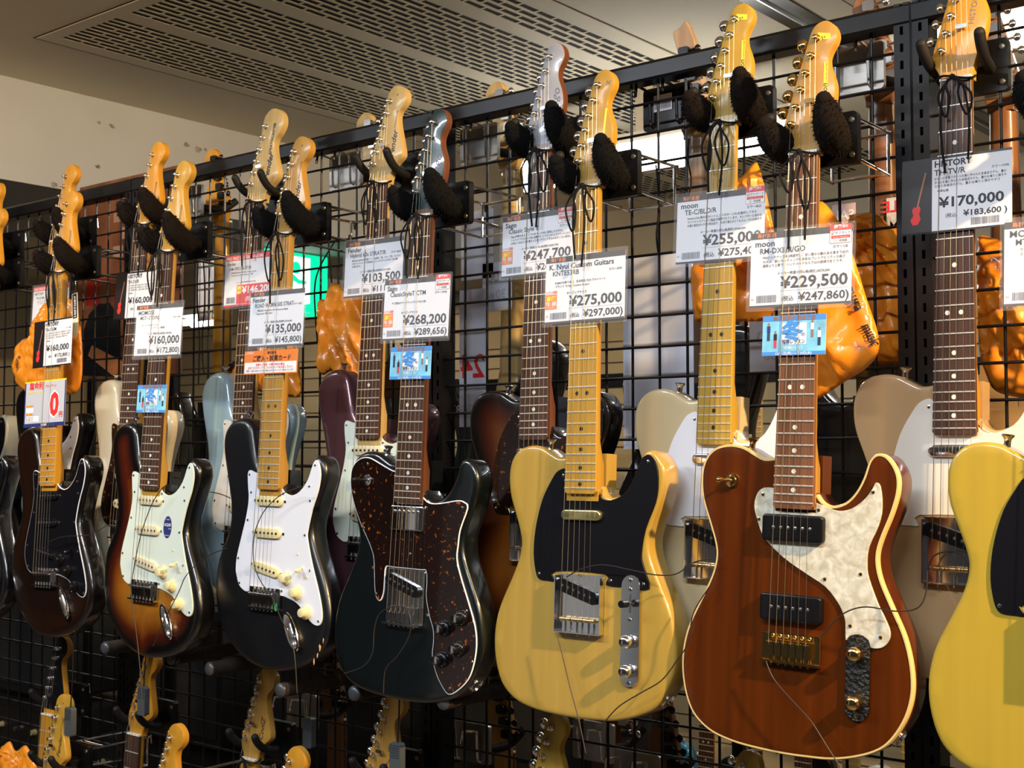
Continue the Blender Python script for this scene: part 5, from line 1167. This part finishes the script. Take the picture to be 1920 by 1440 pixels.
# loose black cords hanging behind and before the grid
def hang(pts, Y, label): 
    P = [px(x, y, Y) for x, y in pts]; c = min(P, key=lambda p: p.z); o = MB().tube([p - c for p in smooth_pts(P, 6)], .0016, 6).obj('hanging_cord', CORD); o.location = c; tag(o, label, 'cord', 'loose black cords hanging at the grid')
hang([(372, 478), (370, 560), (374, 640), (372, 720)], -.006, 'loose black cord hanging straight right of the sunburst guitar'); hang([(381, 478), (384, 560), (379, 640), (382, 700)], -.006, 'second loose black cord hanging right of the sunburst guitar')
hang([(628, 452), (600, 500), (590, 540), (592, 600), (595, 640)], -.04, 'black cord hanging from a hanger arm by the exit sign'); hang([(615, 440), (618, 480), (622, 530)], -.04, 'short black cord holding the pleated orange bag'); hang([(655, 440), (650, 490), (645, 540)], -.04, 'second short black cord holding the pleated orange bag')
hang([(1292, 260), (1290, 300), (1296, 340), (1288, 380)], -.01, 'black cord dangling behind the cream white-guard guitar'); hang([(1230, 310), (1236, 380), (1231, 440), (1235, 480)], -.01, 'black cord dangling left of the cream white-guard guitar')
# ------------------------------------------------------------------ guitars on the other side of the grid (seen from behind)
def pose_back(x, y, z): return Matrix.Translation((x, y, z - HB)) @ Matrix.Rotation(math.pi, 4, 'Z')
BKM = wood('mahogany_neck', (.20, .085, .035), .3); BACKB = gloss('back_black', (.006, .006, .007))
def back_hanger(x, y, z, label, m, lab):
    r = empty('guitar_hanger', (x, y, z)); tag(r, label, 'hanger', 'hangers on the far side of the grid')
    MB().bbox((-.046, -.052, -.012), (.046, -.044, .060), .006).obj('plate', m, r)
    for sx in (-1, 1):
        MB().tube([(sx * .026, -.046, -.010), (sx * .026, -.060, -.004), (sx * .026, -.064, .05), (sx * .026, -.102, .054), (sx * .026, -.106, .034)], .0028, 8).obj('hook', CHROME if m is not BLKM else BLKM, r)
        MB().tube(smooth_pts([(sx * .012, -.044, .015), (sx * .028, -.02, .010), (sx * .036, .02, .014), (sx * .044, .05, .036)], 4), .0085, 10).obj('prong', FOAM, r)
    if lab:
        mb = MB(); rect(mb, -.024, 0, .012, .028, 7, 0); barcode(mb, -.022, .004, .032, .013, 3); o = mb.obj('barcode_label', PMATS, r, smooth=False); o.location = (0, -.0535, .018)
METP = mat('bare_metal_plate', (.42, .40, .37), .35, .85, var=.12, scale=40)
BACKS = [(398, 400, sp(ST, body=BACKB, neck=MAPLEO, board=ROSE, tunerm=BLK), 'amber-necked guitar facing away behind the sunburst guitar', METP, 0),
 (690, 400, sp(ST, body=B_BROWN, neck=MAPLEP, board=ROSE, tunerm=CHROME), 'maple-necked guitar facing away behind the burgundy guitar', METP, 0),
 (940, 380, sp(ST, body=BACKB, neck=MAPLEP, board=MAPLEP, tunerm=CHROME), 'pale maple-necked guitar facing away between teal and grey-headed guitars', METP, 0),
 (1290, 340, sp(ST, body=BACKB, neck=wood('pale_walnut', (.40, .27, .17), .2), board=ROSE, head='point', tunerm=BLK), 'pointed-headstock guitar facing away with black tuners above the rail', BLKM, 1),
 (1640, 360, sp(TL, body=BACKB, neck=BKM, board=ROSE, tunerm=CHROME), 'mahogany-necked guitar facing away behind the mahogany one', METP, 0),
 (1870, 330, sp(TL, body=B_BEIGE, neck=BKM, board=ROSE, tunerm=CHROME), 'mahogany-necked guitar facing away beside the beige guitar', METP, 0)]
for x, y, s_, lb, pm, lab in BACKS:
    yo = .16 if x > 1800 else 0; p = px(x, y, .125 + yo); zt = 2.04
    guitar('bk', 'electric_guitar', lb, 'guitars on the far side of the grid', pose_back(p.x, .155 + yo, zt), s_, 1)
    back_hanger(p.x, .155 - .045 + yo, zt + .01, 'hanger plate carrying the ' + lb.replace(' facing away', ''), pm, lab)
for x, y, s_, lb in ((610, 1330, sp(ST, body=B_BROWN, neck=BKM, board=ROSE, tunerm=BLK, head='point'), 'lower guitar facing away under the black guitar'), (925, 1330, sp(ST, body=BACKB, neck=MAPLEV, board=ROSE, tunerm=BLK, head='point'), 'lower guitar facing away with black tuners under the dark teal guitar'), (1150, 1380, sp(ST, body=BACKB, neck=BKM, board=ROSE, tunerm=CHROME), 'lower mahogany-necked guitar facing away under the blonde guitar'), (1235, 1390, sp(ST, body=BACKB, neck=BKM, board=ROSE, tunerm=BLK, head='point'), 'lower guitar facing away with black tuners between blonde and mahogany guitars')):
    yo = .15 if x == 1150 else 0; p = px(x, y, .125 + yo)
    guitar('bk', 'electric_guitar', lb, 'guitars on the far side of the grid', pose_back(p.x, .155 + yo, .93), s_, 1)
    back_hanger(p.x, .155 - .045 + yo, .94, 'lower hanger plate carrying the ' + lb.replace('lower ', '').replace(' facing away', ''), METP, 0)
# paper sheets and price cards of the far side, seen through the grid
def sheet(x0, y0, x1, y1, Y, label, m=PAPER, texts=()):
    a = px(x0, y0, Y); b = px(x1, y1, Y); W_ = b.x - a.x; r = empty('paper_sheet', ((a.x + b.x) / 2, Y, b.z)); H_ = a.z - b.z; tag(r, label, 'paper')
    MB().box((-W_ / 2, -.0003, 0), (W_ / 2, .0003, H_)).obj('sheet', m, r, smooth=False)
    if texts:
        mb = MB()
        for s, fx, fy, h, mi in texts:
            V, Fc, w = text_geo(s, .02); mb.mat(mi); k = h / .73; mb.add([(-W_ / 2 + fx * W_ - p[0] * k, -.0008, fy * H_ + p[1] * k) for p in V], [list(reversed(f)) for f in Fc])
        mb.obj('print', PMATS, r, smooth=False)
BLUEW = mat('bluish_paper', (.66, .69, .80), .6, var=.03, scale=6); GHOST = mat('ghost_print', (.5, .5, .56), .6); PMATS[11] = GHOST
sheet(1168, 486, 1302, 842, .075, 'large bluish white paper sheet behind the grid beside the cream guitar', BLUEW)
sheet(865, 400, 925, 520, .11, 'grey-white paper hanging behind the grid beside the dark teal guitar', BLUEW)
sheet(862, 545, 912, 800, .09, 'long white leaflet with faded red number behind the grid', BLUEW, (('24', .95, .36, .045, 2), ('HISTORY', .98, .10, .016, 11)))
sheet(905, 495, 960, 580, .11, 'small price card seen from behind next to the long leaflet', BLUEW, (('1 00', .9, .60, .022, 11), ('30', .8, .25, .018, 11)))
sheet(1405, 600, 1470, 700, .10, 'price card seen from behind beside the flyer on the mahogany guitar', BLUEW, (('100', .95, .55, .022, 11), ('(00', .95, .25, .018, 11)))
sheet(1560, 385, 1605, 440, .14, 'faded pink sale card behind the grid by the orange bags', mat('faded_pink', (.62, .45, .45), .6), (('SALE', .95, .5, .016, 7),))
sheet(1662, 372, 1720, 500, .14, 'white sale card behind the grid beside the slotted post', BLUEW, (('SALE', .98, .80, .018, 2), ('CMA', .95, .55, .022, 11)))
sheet(372, 490, 400, 600, .02, 'white paper notice behind the grid right of the sunburst guitar', BLUEW)
# poster with brown picture behind the left part of the grid
a = px(150, 352, .45); b = px(335, 700, .45)
po = empty('poster_board', ((a.x + b.x) / 2, .45, b.z)); tag(po, 'tall brown poster of a dark-clothed figure behind the off-white guitar', 'poster')
W_, H_ = b.x - a.x, a.z - b.z
MB().box((-W_ / 2, 0, 0), (W_ / 2, .012, H_)).obj('board', mat('poster_brown', (.20, .075, .035), .4, var=.7, scale=9, stretch=(1, 1, .4)), po, smooth=False)
for sx in (-1, 1): MB().box((sx * W_ * .4 - .012, .012, -b.z), (sx * W_ * .4 + .012, .03, H_)).obj('stand_leg', BLKM, po, smooth=False)
def pp(pts, m, d, nm): mb = MB(); mb.add([(-W_ / 2 + x * W_, -d, y * H_) for x, y in pts], [list(range(len(pts)))]); mb.obj(nm, m, po, smooth=False)
pp([(.08, .38), (.32, .36), (.34, .50), (.10, .52)], mat('poster_red', (.30, .02, .015), .4), .0005, 'red_shape'); pp([(.36, .30), (.52, .28), (.52, .46), (.38, .47)], MATS['poster_red'], .0005, 'red_shape')
pp([(.06, .02), (.05, .22), (.12, .33), (.22, .38), (.33, .38), (.43, .30), (.46, .15), (.44, .0)], mat('poster_dark', (.012, .012, .014), .4), .001, 'coat_shape')
pp([(.24, .38), (.22, .44), (.24, .49), (.30, .50), (.34, .46), (.33, .40), (.29, .375)], mat('poster_skin', (.16, .07, .04), .4), .0015, 'face_shape')
pp([(.12, .12), (.40, .0), (.62, -.0), (.60, .04), (.16, .17)], mat('poster_orange', (.55, .20, .07), .4), .0018, 'orange_shape')
for i in range(4): pp([(.36 + .07 * (i % 2), .60 + .09 * i), (.46 + .07 * (i % 2), .60 + .09 * i), (.46 + .07 * (i % 2), .66 + .09 * i), (.36 + .07 * (i % 2), .66 + .09 * i)], mat('poster_light', (.42, .25, .17), .4), .0012, 'light_shape')
# ------------------------------------------------------------------ far display across the next aisle
FY = 1.75
FC = [('red', (.22, .01, .012)), ('navy', (.01, .02, .10)), ('ice_blue', (.42, .60, .66)), ('black', (.006, .006, .007)), ('sky_blue', (.02, .22, .48)), ('silver', (.42, .44, .48)), ('cherry', (.16, .012, .01)), ('white', (.66, .66, .64))]
def far(x, z, ci, board, dot, shape, label, FY=FY):
    nm, c = FC[ci]; gm = {0: WHITEP, 1: PEARL, 2: BLKG}[ci % 3]
    s_ = sp(ST if shape == 'strat' else TL, body=gloss('far_' + nm, c), neck=MAPLEP, board=board, dot=dot, guardm=gm, pkm=(BLKG, STEEL), knobm=BLK)
    if shape == 'lp': s_ = sp(s_, shape='lp', guardm=None, pickups='p90', bridge='modern', knobs=None, head='strat')
    guitar('far', 'electric_guitar', label, 'guitars of the display across the next aisle', pose((x, FY, z, .04, 0, 0)), s_, 1)
WB = [(1420, 3, MAPLEP, DOTB, 'strat'), (1535, 2, MAPLEP, DOTB, 'strat'), (1640, 3, MAPLEP, DOTB, 'strat'), (1760, 5, ROSE, DOTW, 'lp'), (1880, 0, ROSE, DOTW, 'lp')]
UPL = ['black maple-necked guitar of the far upper row beside the ice blue one', 'ice blue guitar of the far upper row seen past the mahogany guitar', 'black maple-necked guitar of the far upper row beside the silver one', 'silver single-cut guitar of the far upper row', 'red single-cut guitar of the far upper row']
for i, (x, ci, bd, dt, sh) in enumerate(WB): far(px(x, 780, FY + .13 * (i % 2)).x, 1.93, ci, bd, dt, sh, UPL[i], FY + .13 * (i % 2))
WL = [(600, 3, ROSE, DOTW, 'lp'), (700, 6, ROSE, DOTW, 'lp'), (800, 3, ROSE, DOTW, 'strat'), (890, 0, ROSE, DOTW, 'lp'), (985, 1, ROSE, DOTW, 'strat'), (1080, 7, ROSE, DOTW, 'strat'), (1170, 4, MAPLEP, DOTB, 'strat'), (1255, 5, MAPLEP, DOTB, 'strat'), (1330, 4, ROSE, DOTW, 'strat'), (1420, 3, ROSE, DOTW, 'lp'), (1510, 1, ROSE, DOTW, 'lp'), (1600, 3, MAPLEP, DOTB, 'strat'), (1710, 7, MAPLEP, DOTB, 'strat')]
NB = ['', 'cherry', 'cherry', 'black', 'red', 'navy', 'white', 'sky blue', 'silver', 'sky blue', 'black', 'navy', 'black', 'black']
for i, (x, ci, bd, dt, sh) in enumerate(WL): far(px(x, 1300, FY + .13 * (i % 2)).x, .95 - .015 * (i % 3), ci, bd, dt, sh, '%s %s guitar of the far lower row %s' % (FC[ci][0].replace('_', ' '), 'single-cut' if sh == 'lp' else 'double-cut', ['at the amplifiers', 'between two black ones', 'between cherry and red ones', 'beside the navy one', 'between red and white ones', 'between navy and sky blue ones', 'between white and silver ones', 'between two sky blue ones', 'beside the silver one', 'between sky blue and navy ones', 'between two black ones of the near end', 'between navy and white ones', 'at the near end'][i]), FY + .13 * (i % 2))
fr_ = empty('display_stand', (-1.6, FY + .235, 0)); tag(fr_, 'long black display stand carrying the far rows of guitars', 'display rack')
for z in (1.02, 1.72): MB().box((-1.9, -.02, z), (2.2, .02, z + .05)).obj('cross_rail', BLKM, fr_, smooth=False)
for x in (-1.88, -.5, .85, 2.18): MB().box((x - .02, -.03, 0), (x + .02, .03, 1.95)).obj('upright', BLKM, fr_, smooth=False)
# amplifiers stacked behind the left end of the grid
def amp(x, y, z, w, h, label, chrome_k=6):
    r = empty('guitar_amplifier', (x, y, z)); tag(r, label, 'amplifier')
    MB().bbox((-w / 2, 0, 0), (w / 2, .28, h), .015).obj('cabinet', mat('black_tolex', (.012, .012, .013), .65, bump=.4, scale=400), r)
    MB().box((-w / 2 + .02, -.006, .03), (w / 2 - .02, .0, h * .70)).obj('grille_cloth', mat('grille_cloth', (.03, .03, .032), .8, bump=.5, scale=500), r, smooth=False)
    MB().box((-w / 2 + .02, -.004, h * .74), (w / 2 - .02, .0, h - .03)).obj('control_panel', mat('amp_panel', (.05, .045, .04), .35, .5), r, smooth=False)
    for i in range(chrome_k):
        X = -w / 2 + .06 + i * (w - .12) / (chrome_k - 1); MB().cyl((X, -.004, h * .85), (X, -.022, h * .85), .011, 12, .009).obj('knob', CHROME if i % 2 else CREAM, r)
    if z > 0: MB().tube(smooth_pts([(-.08, .1, h), (-.075, .1, h + .025), (.075, .1, h + .025), (.08, .1, h)], 4), .009, 8).obj('handle', BLK, r)
k = 0
for (x, y, z, w, h) in ((-3.55, .75, 0, .62, .55), (-3.5, .78, .58, .55, .42), (-2.85, .85, 0, .60, .55), (-2.82, .85, .58, .52, .40), (-2.15, .95, 0, .64, .62), (-2.2, .95, .65, .50, .34), (-4.3, .7, 0, .66, .62), (-4.3, .7, .65, .6, .45)):
    k += 1; amp(x, y, z, w, h, ['black guitar amplifier on the floor behind the rack', 'black guitar amplifier stacked on top of another one'][z > 0] + [' under the off-white guitar', ' under the pale blue guitar', ' under the burgundy guitar', ' at the far end'][(k - 1) // 2])
